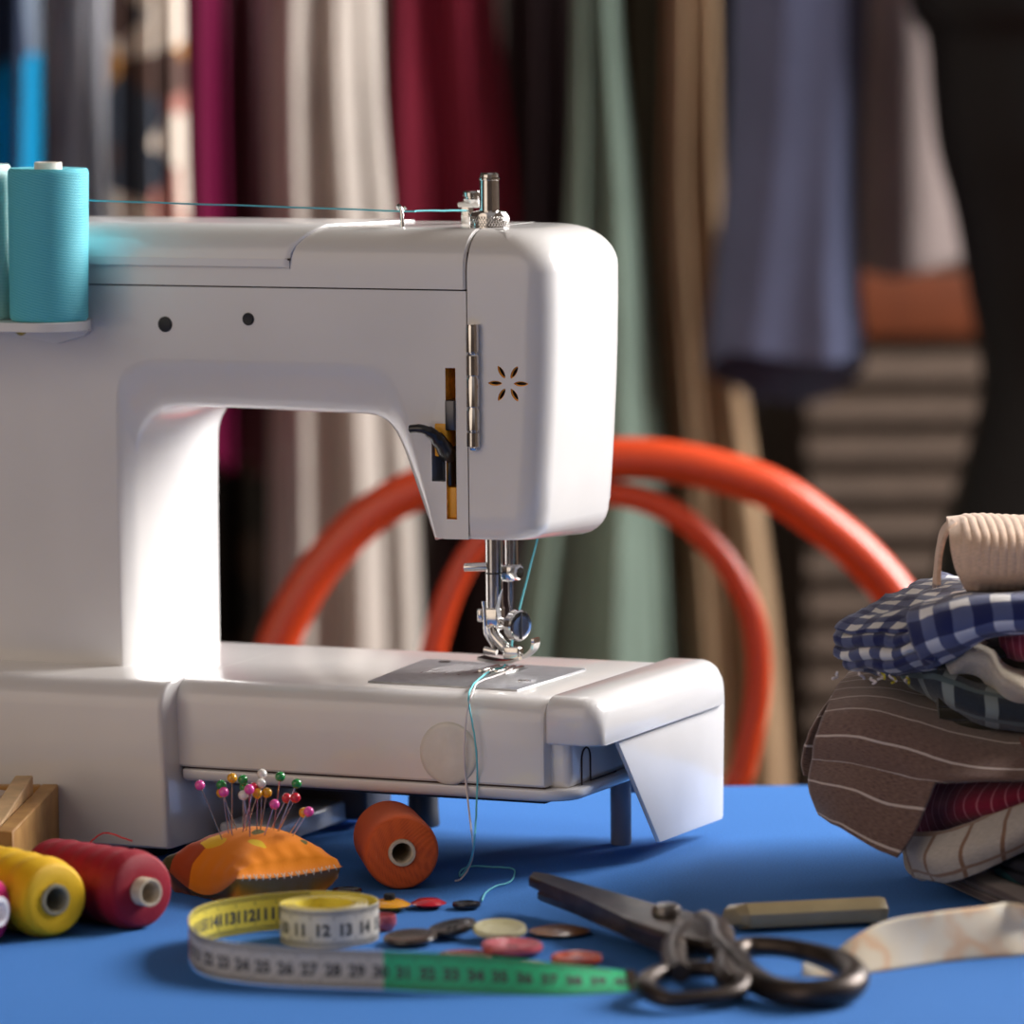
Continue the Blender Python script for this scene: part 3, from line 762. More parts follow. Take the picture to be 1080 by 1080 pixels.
# ================================================================== WOODEN BOX
woodm = mat('beech_wood', (.60, .33, .10), .55, var=.25, vscale=60, bmp=(220, .15, .0006), c2=(.42, .20, .05))
woodl = mat('pale_wood', (.72, .47, .24), .6, var=.2, vscale=80)
fc = onz(15.5, 957, 0); bk = onz(63, 903, 0)
dv = (bk-fc); L_ = dv.length; dvn = dv.normalized(); lv = Vector((-dvn.y, dvn.x, 0))
bxh = .0345
wb = thing('wooden_box', 'small open wooden box with a slanting divider at the left edge, beside the machine base', 'box', fc)
def obox(name, a0, a1, b0, b1, z0, z1, m, parent, bev=.0006):
    bm = bmesh.new(); vs = []
    for z in (z0, z1):
        for a, b in ((a0, b0), (a1, b0), (a1, b1), (a0, b1)): vs.append(bm.verts.new(fc+dvn*a+lv*b+Vector((0, 0, z))))
    for f in ((3, 2, 1, 0), (4, 5, 6, 7), (0, 1, 5, 4), (1, 2, 6, 5), (2, 3, 7, 6), (3, 0, 4, 7)): bm.faces.new([vs[i] for i in f])
    return bmobj(name, bm, m, parent, bevel=bev, segs=1)
obox('side_panel', 0, L_, 0, .008, 0, bxh, woodm, wb)
obox('side_panel', 0, L_, .082, .09, 0, bxh, woodm, wb)
obox('front_panel', 0, .007, .008, .082, 0, bxh, woodm, wb)
obox('back_panel', L_-.007, L_, .008, .082, 0, bxh, woodm, wb)
obox('bottom_panel', .007, L_-.007, .008, .082, .001, .004, woodm, wb)
# divider board leaning up out of the box
dvd = bmesh.new(); vs = []
pA = fc+dvn*.010+lv*.0085; pB = fc+dvn*(L_-.022)+lv*.0085
for off in (0, .0085):
    o_ = lv*off
    for p_, z in ((pA, .005), (pB, .005), (pB+dvn*.0, bxh+.0075), (pA, bxh-.0008)):
        vs.append(dvd.verts.new(p_+o_+Vector((0, 0, z))))
for f in ((3, 2, 1, 0), (4, 5, 6, 7), (0, 1, 5, 4), (1, 2, 6, 5), (2, 3, 7, 6), (3, 0, 4, 7)): dvd.faces.new([vs[i] for i in f])
bmobj('divider', dvd, woodl, wb, bevel=.0005, segs=1)
pw = fc+dvn*(L_-.035)+lv*.030
o = lathe('thread_bobbin', [(0, .0), (.013, 0), (.0135, .002), (.0135, .004), (.009, .005), (.009, .026), (.0135, .027), (.0135, .030), (.012, .0315), (.004, .0315), (.003, .020), (0, .020)], mat('pale_bobbin_wood', (.66, .52, .42), .5), None, origin=(pw.x, pw.y, .0042))
tag(o, 'pale round wooden bobbin standing inside the small wooden box', 'bobbin')

# ================================================================== PINCUSHION AND PINS
def cushion_mat():
    m, nt, b = new_mat('printed_orange_cotton'); b.inputs['Roughness'].default_value = .85; b.inputs['Sheen Weight'].default_value = .2; b.inputs['Specular IOR Level'].default_value = .2
    tc = nt.nodes.new('ShaderNodeTexCoord'); uv = tc.outputs['UV']
    def mix(fac, a, bcol):
        mx = nt.nodes.new('ShaderNodeMix'); mx.data_type = 'RGBA'; nt.links.new(fac, mx.inputs['Factor'])
        if isinstance(a, tuple): mx.inputs['A'].default_value = (*a, 1)
        else: nt.links.new(a, mx.inputs['A'])
        mx.inputs['B'].default_value = (*bcol, 1); return mx.outputs['Result']
    nz = nt.nodes.new('ShaderNodeTexNoise'); nz.inputs['Scale'].default_value = 5; nt.links.new(uv, nz.inputs['Vector'])
    add = nt.nodes.new('ShaderNodeVectorMath'); add.operation = 'MULTIPLY_ADD'; nt.links.new(nz.outputs['Color'], add.inputs[0]); add.inputs[1].default_value = (.16, .16, 0); nt.links.new(uv, add.inputs[2])
    def blob(cx, cy, r, sx=1, sy=1):
        s = nt.nodes.new('ShaderNodeVectorMath'); s.operation = 'SUBTRACT'; nt.links.new(add.outputs[0], s.inputs[0]); s.inputs[1].default_value = (cx+.08, cy+.08, 0)
        k = nt.nodes.new('ShaderNodeVectorMath'); k.operation = 'MULTIPLY'; nt.links.new(s.outputs[0], k.inputs[0]); k.inputs[1].default_value = (1/sx, 1/sy, 0)
        l = nt.nodes.new('ShaderNodeVectorMath'); l.operation = 'LENGTH'; nt.links.new(k.outputs[0], l.inputs[0])
        c = nt.nodes.new('ShaderNodeMath'); c.operation = 'LESS_THAN'; c.inputs[1].default_value = r; nt.links.new(l.outputs['Value'], c.inputs[0]); return c.outputs[0]
    col = mix(blob(.10, 1.12, .46, 2.0, 1.0), (.86, .25, .004), (.42, .060, .010))
    col = mix(blob(-.02, 1.0, .13), col, (.07, .06, .015))
    col = mix(blob(.26, .68, .085, 1.0, 1.4), col, (.86, .52, .012))
    col = mix(blob(.38, .25, .055, .8, 1.9), col, (.82, .55, .012))
    col = mix(blob(.50, .40, .05), col, (.13, .12, .02))
    col = mix(blob(.80, .17, .035), col, (.13, .12, .02))
    nt.links.new(col, b.inputs['Base Color'])
    bump(nt, b, 900, .3, .0003)
    return m
cf, cr, cl = onz(250, 927, .013), onz(362, 914, .013), onz(168, 909, .013)
cb = cr+cl-cf
pcz = .0005
def cushion():
    V, Fc, UV = [], [], []; N = 36
    for side in (1, -1):
        base = len(V)
        for i in range(N+1):
            for j in range(N+1):
                u, v = i/N, j/N
                # pull the mid sides slightly inwards
                uu = u+.035*math.sin(math.pi*v)*(1-2*u); vv = v+.035*math.sin(math.pi*u)*(1-2*v)
                p = cf+(cr-cf)*uu+(cl-cf)*vv
                hgt = (max(0, 16*u*(1-u)*v*(1-v)))**.42
                z = .013+(.0175*hgt if side > 0 else -.0128*min(1, hgt*2.3))
                z -= .0112*math.sin(math.pi*v)*(1-u)**3+.002*math.sin(math.pi*u)*(1-v)**3
                z = max(z, .0003)
                ed = min(u, 1-u, v, 1-v)
                z += (.0007*math.sin(u*40)+.0007*math.sin(v*37+1))*max(0, 1-ed*5)*side*min(1, ed*20)
                V.append(Vector((p.x, p.y, z))); UV.append((u, v) if side > 0 else (-u*.4, v))
        for i in range(N):
            for j in range(N):
                a = base+i*(N+1)+j; Fc.append((a, a+1, a+N+2, a+N+1))
    return V, Fc, UV
V, Fc, UV = cushion()
pcu = thing('pincushion', 'orange patterned square pincushion full of glass-headed pins', 'pincushion', ((cf+cb)/2).xy.to_3d())
o = link_mesh('cushion', V, Fc, cushion_mat(), pcu, uvs=UV)
bm = bmesh.new(); bm.from_mesh(o.data); bmesh.ops.remove_doubles(bm, verts=bm.verts, dist=.0002); bm.to_mesh(o.data); bm.free()
# overcast stitching along the seam at the front right side
st = mat('white_stitch', (.75, .65, .55), .8)
sV, sF = [], []
for k in range(26):
    u = .06+k*.034; p = cf+(cr-cf)*u; v0 = .035*math.sin(math.pi*u); p = p+(cl-cf)*v0
    tdir = (cr-cf).normalized(); outd = Vector((tdir.y, -tdir.x, 0))
    p = p-Vector((0, 0, .002*math.sin(math.pi*u))); a = p+Vector((0, 0, .0019))-outd*.0002+outd*.0006; b_ = p+tdir*(.0014 if k % 2 else -.0010)+Vector((0, 0, -.0006))+outd*.0012
    v_, f_ = tube_geo([a, b_], .00025, 5); b0 = len(sV); sV += v_; sF += [tuple(i+b0 for i in f) for f in f_]
link_mesh('seam_stitching', sV, sF, st, pcu)
pinm = mat('pin_steel', (.62, .55, .52), .25, 1)
hc = {'pink': (.80, .08, .38), 'green': (.015, .25, .05), 'yellow': (.75, .36, .01), 'white': (.80, .76, .70), 'red': (.62, .01, .035)}
HM = {k: mat(k+'_pearl', v, .18, coat=.7) for k, v in hc.items()}
pins = [
 ('pink', 210.8, 828.1, 232.6, 881, 0, 'pink-headed pin leaning left, leftmost pin in the pincushion'),
 ('green', 233.4, 827.9, 241, 878, .004, 'green-headed pin just behind the second pink head from the left'),
 ('yellow', 233.4, 836, 251.3, 879, .006, 'yellow-headed pin almost hidden behind the second pink head from the left'),
 ('pink', 236, 835.4, 245.6, 882, 0, 'pink-headed pin second from the left, in front of a green one'),
 ('yellow', 244.8, 820.6, 244.4, 879, .002, 'upright yellow-headed pin standing tall at the left of the pincushion'),
 ('green', 256.2, 822.4, 256.6, 878, .004, 'upright green-headed pin just right of the tall yellow one'),
 ('green', 257.8, 830.6, 258.4, 878, .006, 'green-headed pin half hidden behind the central pink head'),
 ('white', 256.6, 838.7, 264.5, 880, .002, 'low white-headed pin to the left of the central pink head'),
 ('pink', 262.9, 832.6, 263.9, 888, -.006, 'pink-headed pin in the middle cluster, over a red head'),
 ('red', 267.6, 830.6, 255, 882, .001, 'red-headed pin directly behind the central pink head'),
 ('yellow', 271.5, 837, 271, 878, -.001, 'yellow-headed pin upright under the two white heads'),
 ('white', 276.4, 816.3, 274.7, 877, .005, 'topmost white-headed pin, highest of all the pins'),
 ('white', 275.3, 826.5, 258.4, 879, .002, 'white-headed pin right below the topmost white one, leaning across'),
 ('yellow', 281.6, 836, 274, 878, .001, 'yellow-headed pin to the right of the white heads'),
 ('green', 295.5, 819.1, 288, 881, .002, 'tall green-headed pin right of the white heads'),
 ('pink', 289.6, 848.3, 276.6, 888, -.006, 'pink-headed pin standing low at the front right of the cluster'),
 ('green', 312.8, 826.5, 291.6, 880, .001, 'green-headed pin leaning right, rightmost of the green ones'),
 ('red', 302.4, 841.8, 284.3, 878, .004, 'left one of the two side-by-side red-headed pins'),
 ('red', 311.6, 841.4, 292, 880, .001, 'right one of the two side-by-side red-headed pins'),
 ('yellow', 320.6, 857, 302.6, 883, .002, 'yellow-headed pin tucked behind the rightmost pink one'),
 ('pink', 325.6, 856, 305.9, 886, -.001, 'pink-headed pin leaning right, rightmost pin in the pincushion')]
cyd = (cf.y+cb.y)/2-.002
for c, hx, hy, bx, by, dd, lab in pins:
    hp = ony(hx, hy, cyd+dd-.003); bp_ = ony(bx, by, cyd+dd)
    d = (bp_-hp).normalized(); tip = bp_+d*.007
    t = thing('sewing_pin', lab, 'pin', bp_, 0, 'pins in the pincushion')
    tube('shaft', [hp, tip], .00033, pinm, t, sides=6)
    lathe('pin_head', [(0, -.0024)]+[(.00235*math.sin(math.pi*k/10), -.00235*math.cos(math.pi*k/10)) for k in range(1, 10)]+[(0, .0024)], HM[c], t, origin=hp, sides=20, sharp=80)

# ================================================================== TAPE MEASURE
tp_y = mat('tape_yellow', (.82, .66, .08), .5, var=.1); tp_w = mat('tape_white', (.62, .58, .52), .5, var=.1); tp_g = mat('tape_green', (.03, .52, .22), .5, var=.08); tp_k = mat('tape_ink', (.07, .07, .07), .6)
tp_r = mat('tape_salmon', (.70, .22, .14), .5)
TW = .0165
g = lambda x, y: onz(x, y, 0)
# bottom edge of the tape, from the free right end, round the left loop, into the coil
path2 = [g(673, 1046), g(600, 1050), g(520, 1049.5), g(450, 1047.5), g(405, 1045), g(350, 1043), g(290, 1040.5), g(240, 1035), g(211, 1027), g(200, 1013), g(205, 1000), g(226, 991), g(260, 985), g(292, 981.5), g(328, 979), g(354, 979.5)]
cc = onz(343, 992, 0); rr0 = .0205
a0 = R(80)
TN = crom(path2, 14)
# coil turns
last = TN[-1]
rv = last-cc
ang0 = math.atan2(rv.y, rv.x); r_in = rv.length
turns = 4.2; NC = int(turns*40)
for k in range(1, NC+1):
    a = ang0-2*math.pi*turns*k/NC
    ease = min(1, k/14)
    rad = (r_in*(1-ease)+rr0*ease)-.0012*turns*k/NC*1.6
    TN.append(cc+Vector((math.cos(a)*rad, math.sin(a)*rad, 0)))
# arc length
S = [0]
for i in range(1, len(TN)): S.append(S[-1]+(TN[i]-TN[i-1]).length)
def tape_frame(s):
    s = max(0, min(S[-1]-1e-6, s))
    lo_, hi_ = 0, len(S)-1
    while hi_-lo_ > 1:
        m_ = (lo_+hi_)//2
        if S[m_] <= s: lo_ = m_
        else: hi_ = m_
    t = (s-S[lo_])/(S[hi_]-S[lo_]); p = TN[lo_].lerp(TN[hi_], t)
    d = (TN[min(hi_+1, len(TN)-1)]-TN[max(lo_-1, 0)]).normalized()
    nrm = Vector((d.y, -d.x, 0))     # to the right of travel; outer side flips with sign
    lean = 1.25*max(0, 1-s/.100)+.01
    if s > .21: lean = 0
    upv = (Vector((0, 0, 1))*math.cos(lean)+Vector((-.1, 1, 0)).normalized()*math.sin(lean))
    return p, d, nrm, upv
tape = thing('tape_measure', 'curled dressmaker tape measure, green and white outside and yellow inside, in front of the pincushion', 'tape measure', cc)
def tape_strip(s0, s1, side_off, m, name, parent, n=None):
    n = n or max(2, int((s1-s0)/.0015)); V, Fc, = [], []
    for i in range(n+1):
        s = s0+(s1-s0)*i/n; p, d, nr, up = tape_frame(s)
        nn = up.cross(d).normalized()
        for h in (0.0004, TW): V.append(p+up*h+nn*side_off)
        for h in (TW, 0.0004): V.append(p+up*h+nn*(side_off+.00018*(1 if side_off >= 0 else -1)))
    for i in range(n):
        a = i*4
        for k in range(4): Fc.append((a+k, a+(k+1) % 4, a+4+(k+1) % 4, a+4+k))
    Fc += [(0, 1, 2, 3), (n*4, n*4+1, n*4+2, n*4+3)]
    return link_mesh(name, V, Fc, m, parent, sharp=40)
# which side faces outwards on the front run? travel is right->left there, outside = towards the camera (-y)
p, d, nr, up = tape_frame(.12); nn = up.cross(d).normalized(); OUT = 1 if nn.y < 0 else -1
SG = (TN[14*4]-TN[0]).length*1.0
sG = S[14*4]
sW = S[14*9]
tape_strip(0.0008, sG, OUT*.00003, tp_g, 'green_section', tape)
tape_strip(sG, sW-.004, OUT*.00003, tp_w, 'white_section', tape)
tape_strip(sW-.004, sW+.010, OUT*.00003, tp_r, 'salmon_section', tape)
tape_strip(sW+.010, S[-1], OUT*.00003, tp_w, 'white_section', tape)
sI = S[14*14]
tape_strip(0.0008, S[14*7], -OUT*.00003, tp_w, 'backing', tape)
tape_strip(S[14*7], sI, -OUT*.00003, tp_y, 'yellow_section', tape)
tape_strip(sI, S[-1], -OUT*.00003, tp_y, 'yellow_section', tape)
# metal end tip
p, d, nr, up = tape_frame(0)
tipm = M['chrome']
V = []
for q_ in (-.0008, .0035):
    for h in (.0, TW+.0004):
        for o_ in (-.0006, .0006):
            pp, dd, _, uu = tape_frame(max(0, q_)); n3 = uu.cross(dd).normalized(); V.append(pp+dd*min(0, q_)+uu*h+n3*o_)
link_mesh('metal_tip', V, [(0, 1, 3, 2), (4, 5, 7, 6), (0, 1, 5, 4), (2, 3, 7, 6), (0, 2, 6, 4), (1, 3, 7, 5)], tipm, tape, smooth=False)
# printed figures and ticks, one mesh of ink per side
def glyph(s):
    cu = bpy.data.curves.new('t', 'FONT'); cu.body = s; cu.size = .0070; cu.align_x = 'CENTER'; cu.align_y = 'CENTER'; cu.resolution_u = 2
    cu.offset = .0003
    to = bpy.data.objects.new('t', cu); COL.objects.link(to); bpy.context.view_layer.update()
    me = bpy.data.meshes.new_from_object(to.evaluated_get(bpy.context.evaluated_depsgraph_get()))
    bpy.data.objects.remove(to)
    return [v.co.copy() for v in me.vertices], [tuple(p.vertices) for p in me.polygons]
def ink(s0, s1, side, first, step, name):
    V, Fc = [], []; s = s0; num = first
    def add(s_, h, tdir):
        p, d, nr, up = tape_frame(s_); nn = up.cross(d).normalized()
        return p+up*h+nn*side*.00034
    while s < s1:
        vs_, fs_ = glyph(str(num)); b0 = len(V)
        for v in vs_: V.append(add(s-v.x*(1 if side == OUT else -1)*-1*-1, TW*.46+v.y, 0))
        Fc += [tuple(i+b0 for i in f) for f in fs_]
        for k in range(10):
            st_ = s+.005+k*.001; hh = .0022 if k else .0040
            if st_ > s1: break
            for base_h, sgn in ((TW-.0003, -1), (.0008, 1)):
                b0 = len(V)
                wd = .00016
                V += [add(st_-wd, base_h, 0), add(st_+wd, base_h, 0), add(st_+wd, base_h+sgn*hh, 0), add(st_-wd, base_h+sgn*hh, 0)]
                Fc.append((b0, b0+1, b0+2, b0+3))
        s += .0101; num += step
    me = link_mesh(name, V, Fc, tp_k, tape, smooth=False)
ink(.006, sW-.004, OUT, 40, -1, 'outer_figures')
ink(S[14*9]+.006, sI, -OUT, 118, -1, 'inner_figures')
ink(sI+.02, sI+.16, OUT, 18, -1, 'coil_figures')

# ================================================================== BUTTONS
def button(label, px, py, dia, th, col, rough=.25, tilt=0, tiltdir=0, z=None, kind='rim', trans=0, c2=None, group='loose buttons', dy=0):
    rr = dia/2
    c = onz(px, py, 0 if z is None else z)
    zb = (z if z is not None else 0)+math.sin(abs(tilt))*rr+.0002
    ax = Vector((math.sin(tilt)*math.cos(tiltdir), math.sin(tilt)*math.sin(tiltdir), math.cos(tilt)))
    m = mat('button_'+str(len(bpy.data.materials)), col, rough, coat=.3, c2=c2, vscale=250, trans=trans)
    t = thing('button', label, 'button', (c.x, c.y, 0), 0, group)
    if kind == 'lens': prof = [(0, 0), (rr*.6, .0002), (rr, th*.5), (rr*.6, th*.9), (0, th)]
    else: prof = [(0, 0), (rr*.7, 0), (rr*.97, th*.35), (rr, th*.6), (rr*.95, th*.95), (rr*.85, th), (rr*.7, th*.72), (rr*.4, th*.6), (0, th*.6)]
    o = lathe('disc', prof, m, t, origin=(c.x, c.y, zb), axis=ax, sides=40, sharp=50)
    return t, Vector((c.x, c.y, zb)), ax, o
dk = mat('button_hole', (.01, .01, .01), .8)
def holes(t, c, ax, th, n=4, r=.0018):
    u, w = frame_of(ax)
    for k in range(n):
        a = 2*math.pi*k/n+.6
        lathe('hole', [(0, .0003), (.0009, .0002), (.0009, -.0002)], dk, t, origin=c+ax*(th*.62)+u*math.cos(a)*r+w*math.sin(a)*r, axis=ax, sides=10)
t, c, a, o = button('brown wooden-looking button, rightmost of the buttons behind the green tape', 590, 986, .0265, .0035, (.34, .16, .075), kind='lens', c2=(.22, .10, .05), rough=.35)
t, c, a, o = button('orange-red button behind the end of the green tape', 608, 1018, .0220, .0042, (.50, .07, .02), c2=(.33, .03, .01)); holes(t, c, a, .0042)
t, c, a, o = button('clear yellowish button leaning on the pink one, behind the tape', 527, 990, .0235, .0040, (.72, .66, .38), tilt=.13, tiltdir=R(-80), trans=.25, z=.0008)
t, c, a, o = button('pink button with a wide red rim lying below the clear yellow one', 540, 1007, .0265, .0048, (.62, .14, .16), c2=(.45, .06, .08), tilt=.03); holes(t, c, a, .0048)
t, c, a, o = button('black button lying to the left of the clear yellow one', 478, 989, .0215, .0035, (.018, .018, .020), tilt=.20, tiltdir=R(200)); holes(t, c, a, .0035)
t, c, a, o = button('dark brown button just behind the start of the green tape', 433, 996, .0235, .0032, (.050, .032, .024), c2=(.025, .018, .014), tilt=.08, tiltdir=R(230))
t, c, a, o = button('thick pinkish-red button partly behind the tape coil', 404, 981, .0120, .0068, (.55, .14, .17), c2=(.40, .07, .09))
t, c, a, o = button('pale pink button between the pincushion and the tape coil', 347, 955, .0160, .0030, (.62, .30, .27), c2=(.5, .22, .2))
t, c, a, o = button('small black button lying right in front of the pincushion', 366, 944.5, .0138, .0030, (.014, .014, .016)); holes(t, c, a, .003)
t, c, a, o = button('small black button with the loose cyan thread through it', 492, 958.5, .0128, .0028, (.014, .014, .018)); holes(t, c, a, .0028); blk_btn = c
t, c, a, o = button('yellow disc button with a black shank, in front of the orange spool', 411, 960, .0190, .0048, (.80, .35, .01), kind='lens', z=.0002)
lathe('shank', [(0, .0032), (.0024, .0034), (.0026, .0060), (.0024, .0072), (0, .0074)], dk, t, origin=c, axis=a, sides=20)
t, c, a, o = button('glossy red lens-shaped button beside the yellow one with a shank', 452, 958, .0160, .0044, (.55, .006, .018), kind='lens', rough=.12)
t, c, a, o = button('cream button mostly hidden beneath the green tape', 549, 1024, .0250, .0025, (.68, .58, .46))
t, c, a, o = button('dark red button showing just above the green tape', 490, 1013, .0240, .0026, (.25, .05, .05))

# ================================================================== SHEARS
irm = mat('blackened_iron', (.040, .032, .030), .38, .75, var=.5, vscale=90, bmp=(260, .25, .0005), c2=(.10, .075, .06))
ir2 = mat('worn_iron', (.22, .20, .19), .3, .9, var=.4, vscale=120)
sh = thing('tailor_shears', 'old blackened iron tailor shears lying open to the right of the buttons', 'scissors', onz(705, 985, 0))
def slabpoly(name, pts, z, th, m, parent, bev=.001, ztilt=None):
    """pts = (px, py, z) of the top outline"""
    bm = bmesh.new(); top = [bm.verts.new(onz(x, y, zz)) for x, y, zz in pts]; bot = [bm.verts.new(onz(x, y, zz)-Vector((0, 0, th))) for x, y, zz in pts]
    n = len(pts); bm.faces.new(top); bm.faces.new(bot[::-1])
    for i in range(n): bm.faces.new((top[i], bot[i], bot[(i+1) % n], top[(i+1) % n]))
    return bmobj(name, bm, m, parent, bevel=bev, segs=3)
slabpoly('upper_blade', [(557, 924, .0165), (562, 918.5, .0170), (580, 921, .0170), (630, 936, .0165), (690, 953, .016), (735, 962, .016), (762, 978, .016), (768, 993, .016), (742, 992, .016), (700, 983, .016), (660, 968, .0160), (610, 945, .0162), (570, 929, .0165)], 0, .0048, irm, sh, bev=.0012)
slabpoly('lower_blade', [(566, 938, .0105), (610, 947, .0105), (680, 962, .0105), (742, 975, .0105), (748, 1000, .0105), (722, 1002, .0105), (697, 993, .0105), (655, 974, .0105), (606, 952, .0105)], 0, .0050, irm, sh, bev=.001)
pc = onz(703, 965, .0165)
lathe('pivot_screw', [(0, -.014), (.0050, -.014), (.0050, -.0004), (.0062, 0), (.0064, .0026), (.0058, .0040), (.004, .0048), (0, .0050)], ir2, sh, origin=pc, sides=12, sharp=30)
def ring(name, pts, r_, m, closed=True, flat=1.0, n=6):
    P_ = crom([onz(x, y, z) for x, y, z in pts], n, closed)
    rr_ = r_ if not isinstance(r_, list) else [r_[min(len(r_)-1, int(i/len(P_)*len(r_)))] for i in range(len(P_))]
    return tube(name, P_, r_, m, sh, sides=14, closed=closed, flat=flat)
def vtube(name, pts, m, closed, flat=1.0, n=8):
    """pts (px,py,z,r)"""
    P_ = [onz(x, y, z) for x, y, z, r in pts]; rad = [Vector((r*.98, 0, 0)) for *_, r in pts]
    A_ = crom(P_, n, closed); B_ = crom(rad, n, closed)
    return tube(name, A_, [b.x for b in B_], m, sh, sides=14, closed=closed, flat=flat)
# small thumb ring in front
vtube('thumb_ring', [(679, 1040, .0075, .0040), (694, 1027, .0085, .0036), (725, 1022, .009, .0034), (758, 1023, .009, .0036), (783, 1032, .0085, .0040), (776, 1046, .006, .0036), (742, 1053, .005, .0032), (702, 1054, .005, .0036)], irm, True)
vtube('handle_shank', [(722, 985, .0115, .0058), (712, 1000, .011, .0060), (711, 1014, .010, .0052), (718, 1026, .009, .0042)], irm, False)
# large finger ring
vtube('finger_ring', [(775, 1008, .012, .0050), (790, 999, .0135, .0045), (822, 999, .014, .0042), (858, 1006, .013, .0046), (888, 1017, .011, .0056), (902, 1031, .009, .0060), (888, 1044, .0070, .0062), (850, 1049, .0062, .0058), (812, 1042, .0062, .0056), (786, 1025, .009, .0054)], irm, True)
vtube('handle_shank', [(742, 974, .0125, .0060), (757, 984, .0125, .0066), (760, 998, .0120, .0066), (772, 1010, .0115, .0058), (786, 1022, .0095, .0050)], irm, False)
vtube('ring_bridge', [(764, 1014, .010, .0050), (766, 1030, .0085, .0052), (778, 1040, .0070, .0046)], irm, False)

# ================================================================== FOLDING STICK and cream strip
bone = mat('pale_horn', (.42, .33, .18), .28, var=.15, vscale=50, coat=.4)
p0 = onz(772, 967, .0062); p1 = onz(933, 959, .0062); d = (p1-p0).normalized(); u = Vector((-d.y, d.x, 0))
secs = []
L_ = (p1-p0).length
for s, k, sh_ in ((0.0, .60, 0), (.0045, .97, 0), (.006, 1, 0), (L_*.5, 1, 0), (L_-.004, 1, 0), (L_-.001, .92, 0), (L_, .8, 0)):
    loop = []
    for a in range(6):
        t = R(30+60*a+12); 
        yy = math.cos(t)*.0085*k; zz = math.sin(t)*.0062*k
        xx = s+(-.006*(yy/.0085) if s < .005 else 0)
        loop.append(p0+d*xx+u*yy+Vector((0, 0, zz)))
    secs.append(loop)
n = 6; V = [p for l in secs for p in l]; Fc = [tuple(range(6)), tuple(range(len(V)-6, len(V)))]
for i in range(len(secs)-1):
    for k in range(6): Fc.append((i*6+k, i*6+(k+1) % 6, (i+1)*6+(k+1) % 6, (i+1)*6+k))
bmf = bmesh.new(); vs = [bmf.verts.new(v) for v in V]; [bmf.faces.new([vs[i] for i in f]) for f in Fc]
o = bmobj('marking_stick', bmf, bone, None, bevel=.0005, segs=2, sharp=25)
tag(o, 'pale faceted horn-coloured stick lying between the shears and the fabric pile', 'stick')

stripm = print_mat('aged_tape', [(.80, .68, .50), (.78, .52, .32), (.82, .70, .52), (.80, .72, .58)], 40, (1, 1, 1), voro=False)
stripm.node_tree.nodes['Color Ramp'].color_ramp.interpolation = 'EASE'
V, Fc, UV = [], [], []
# bottom and top edges of the cream strip (stands on edge, curling round at the right)
bot = [(846, 1030, 0), (868, 1030.5, 0), (905, 1028, 0), (950, 1022, 0), (1000, 1015, 0), (1045, 1010.5, 0), (1078, 1008, 0), (1092, 1001, 0), (1090, 993, 0)]
top = [(846, 1016, .0050), (872, 1010, .0060), (898, 990, .0130), (935, 971, .0185), (985, 962, .0205), (1035, 956, .0205), (1062, 952, .0205), (1082, 955, .0205), (1088, 955, .0205)]
Wb = [onz(x, y, z) for x, y, z in bot]; Wt = []
for (x, y, z), b_ in zip(top, Wb):
    Wt.append(onz(x, y, z) if z else b_)
G = interp_rows([Wb, [a.lerp(b_, .5) for a, b_ in zip(Wb, Wt)], Wt], 8, 4)
grid_geo(G, V, Fc, UV)
o = link_mesh('cloth_strip', V, Fc, stripm, None, uvs=UV)
s = o.modifiers.new('thickness', 'SOLIDIFY'); s.thickness = .0006; s.offset = 0
tag(o, 'cream tape strip with faded orange marks standing on edge right of the shears', 'strip')

# ================================================================== LOOSE THREADS
thc = mat('cyan_yarn', (.16, .62, .70), .7); thw = mat('white_yarn', (.80, .72, .70), .7); thr = mat('red_yarn', (.62, .04, .04), .7)
def fibre(pts, jit=.00012, n=6, seed=0):
    P_ = crom(pts, n); rnd = random.Random(seed)
    return [p+Vector([rnd.uniform(-jit, jit) for _ in range(3)]) for p in P_]
W_ = lambda px, py, Y: mworld(mY(px, py, Y))
o = tube('sewing_thread', fibre([W_(88, 210, .036), W_(99, 211.6, .038), W_(250, 216.5, .05), W_(421, 222.5, .075), W_(440, 222.5, .08), W_(492, 222, .105)]), .00045, thc, sides=5)
tag(o, 'taut cyan thread running along the top of the sewing machine from the cyan spool', 'thread')
o = tube('sewing_thread', fibre([W_(568.5, 562, .10), W_(556, 610, .098), W_(547, 645, .094), W_(541, 670, .093), W_(539.5, 684, .092)], .00008), .00050, thc, sides=5)
tag(o, 'cyan thread slanting down from the machine head to the needle', 'thread')
tb_z = BZ+.0018
def oz(px, py, z): return onz(px, py, z)
fr = lambda px, py: W_(px, py,   .0136 if py < 740 else .0110)
o = tube('sewing_thread', fibre([W_(534, 697, .088), oz(530, 704, tb_z+.001), oz(518, 707, tb_z), oz(508, 714, tb_z), oz(500, 721, tb_z), fr(494.5, 732), fr(495, 745), fr(499, 768), fr(503, 800), fr(503, 840), oz(501, 880, .028), oz(497, 905, .012), oz(490, 919, .004), oz(485, 924, .0015), oz(487, 917, .0012), oz(500, 913.5, .0008), oz(520, 914.5, .0007), oz(538, 915.5, .0007), oz(543, 920, .0007), oz(538, 930, .0007), oz(522, 935, .0007), oz(512, 942, .0007), oz(508.5, 950, .001)], .0001, seed=3), .00045, thc, sides=5)
tag(o, 'long cyan thread tail hanging over the free arm front down to the black button', 'thread')
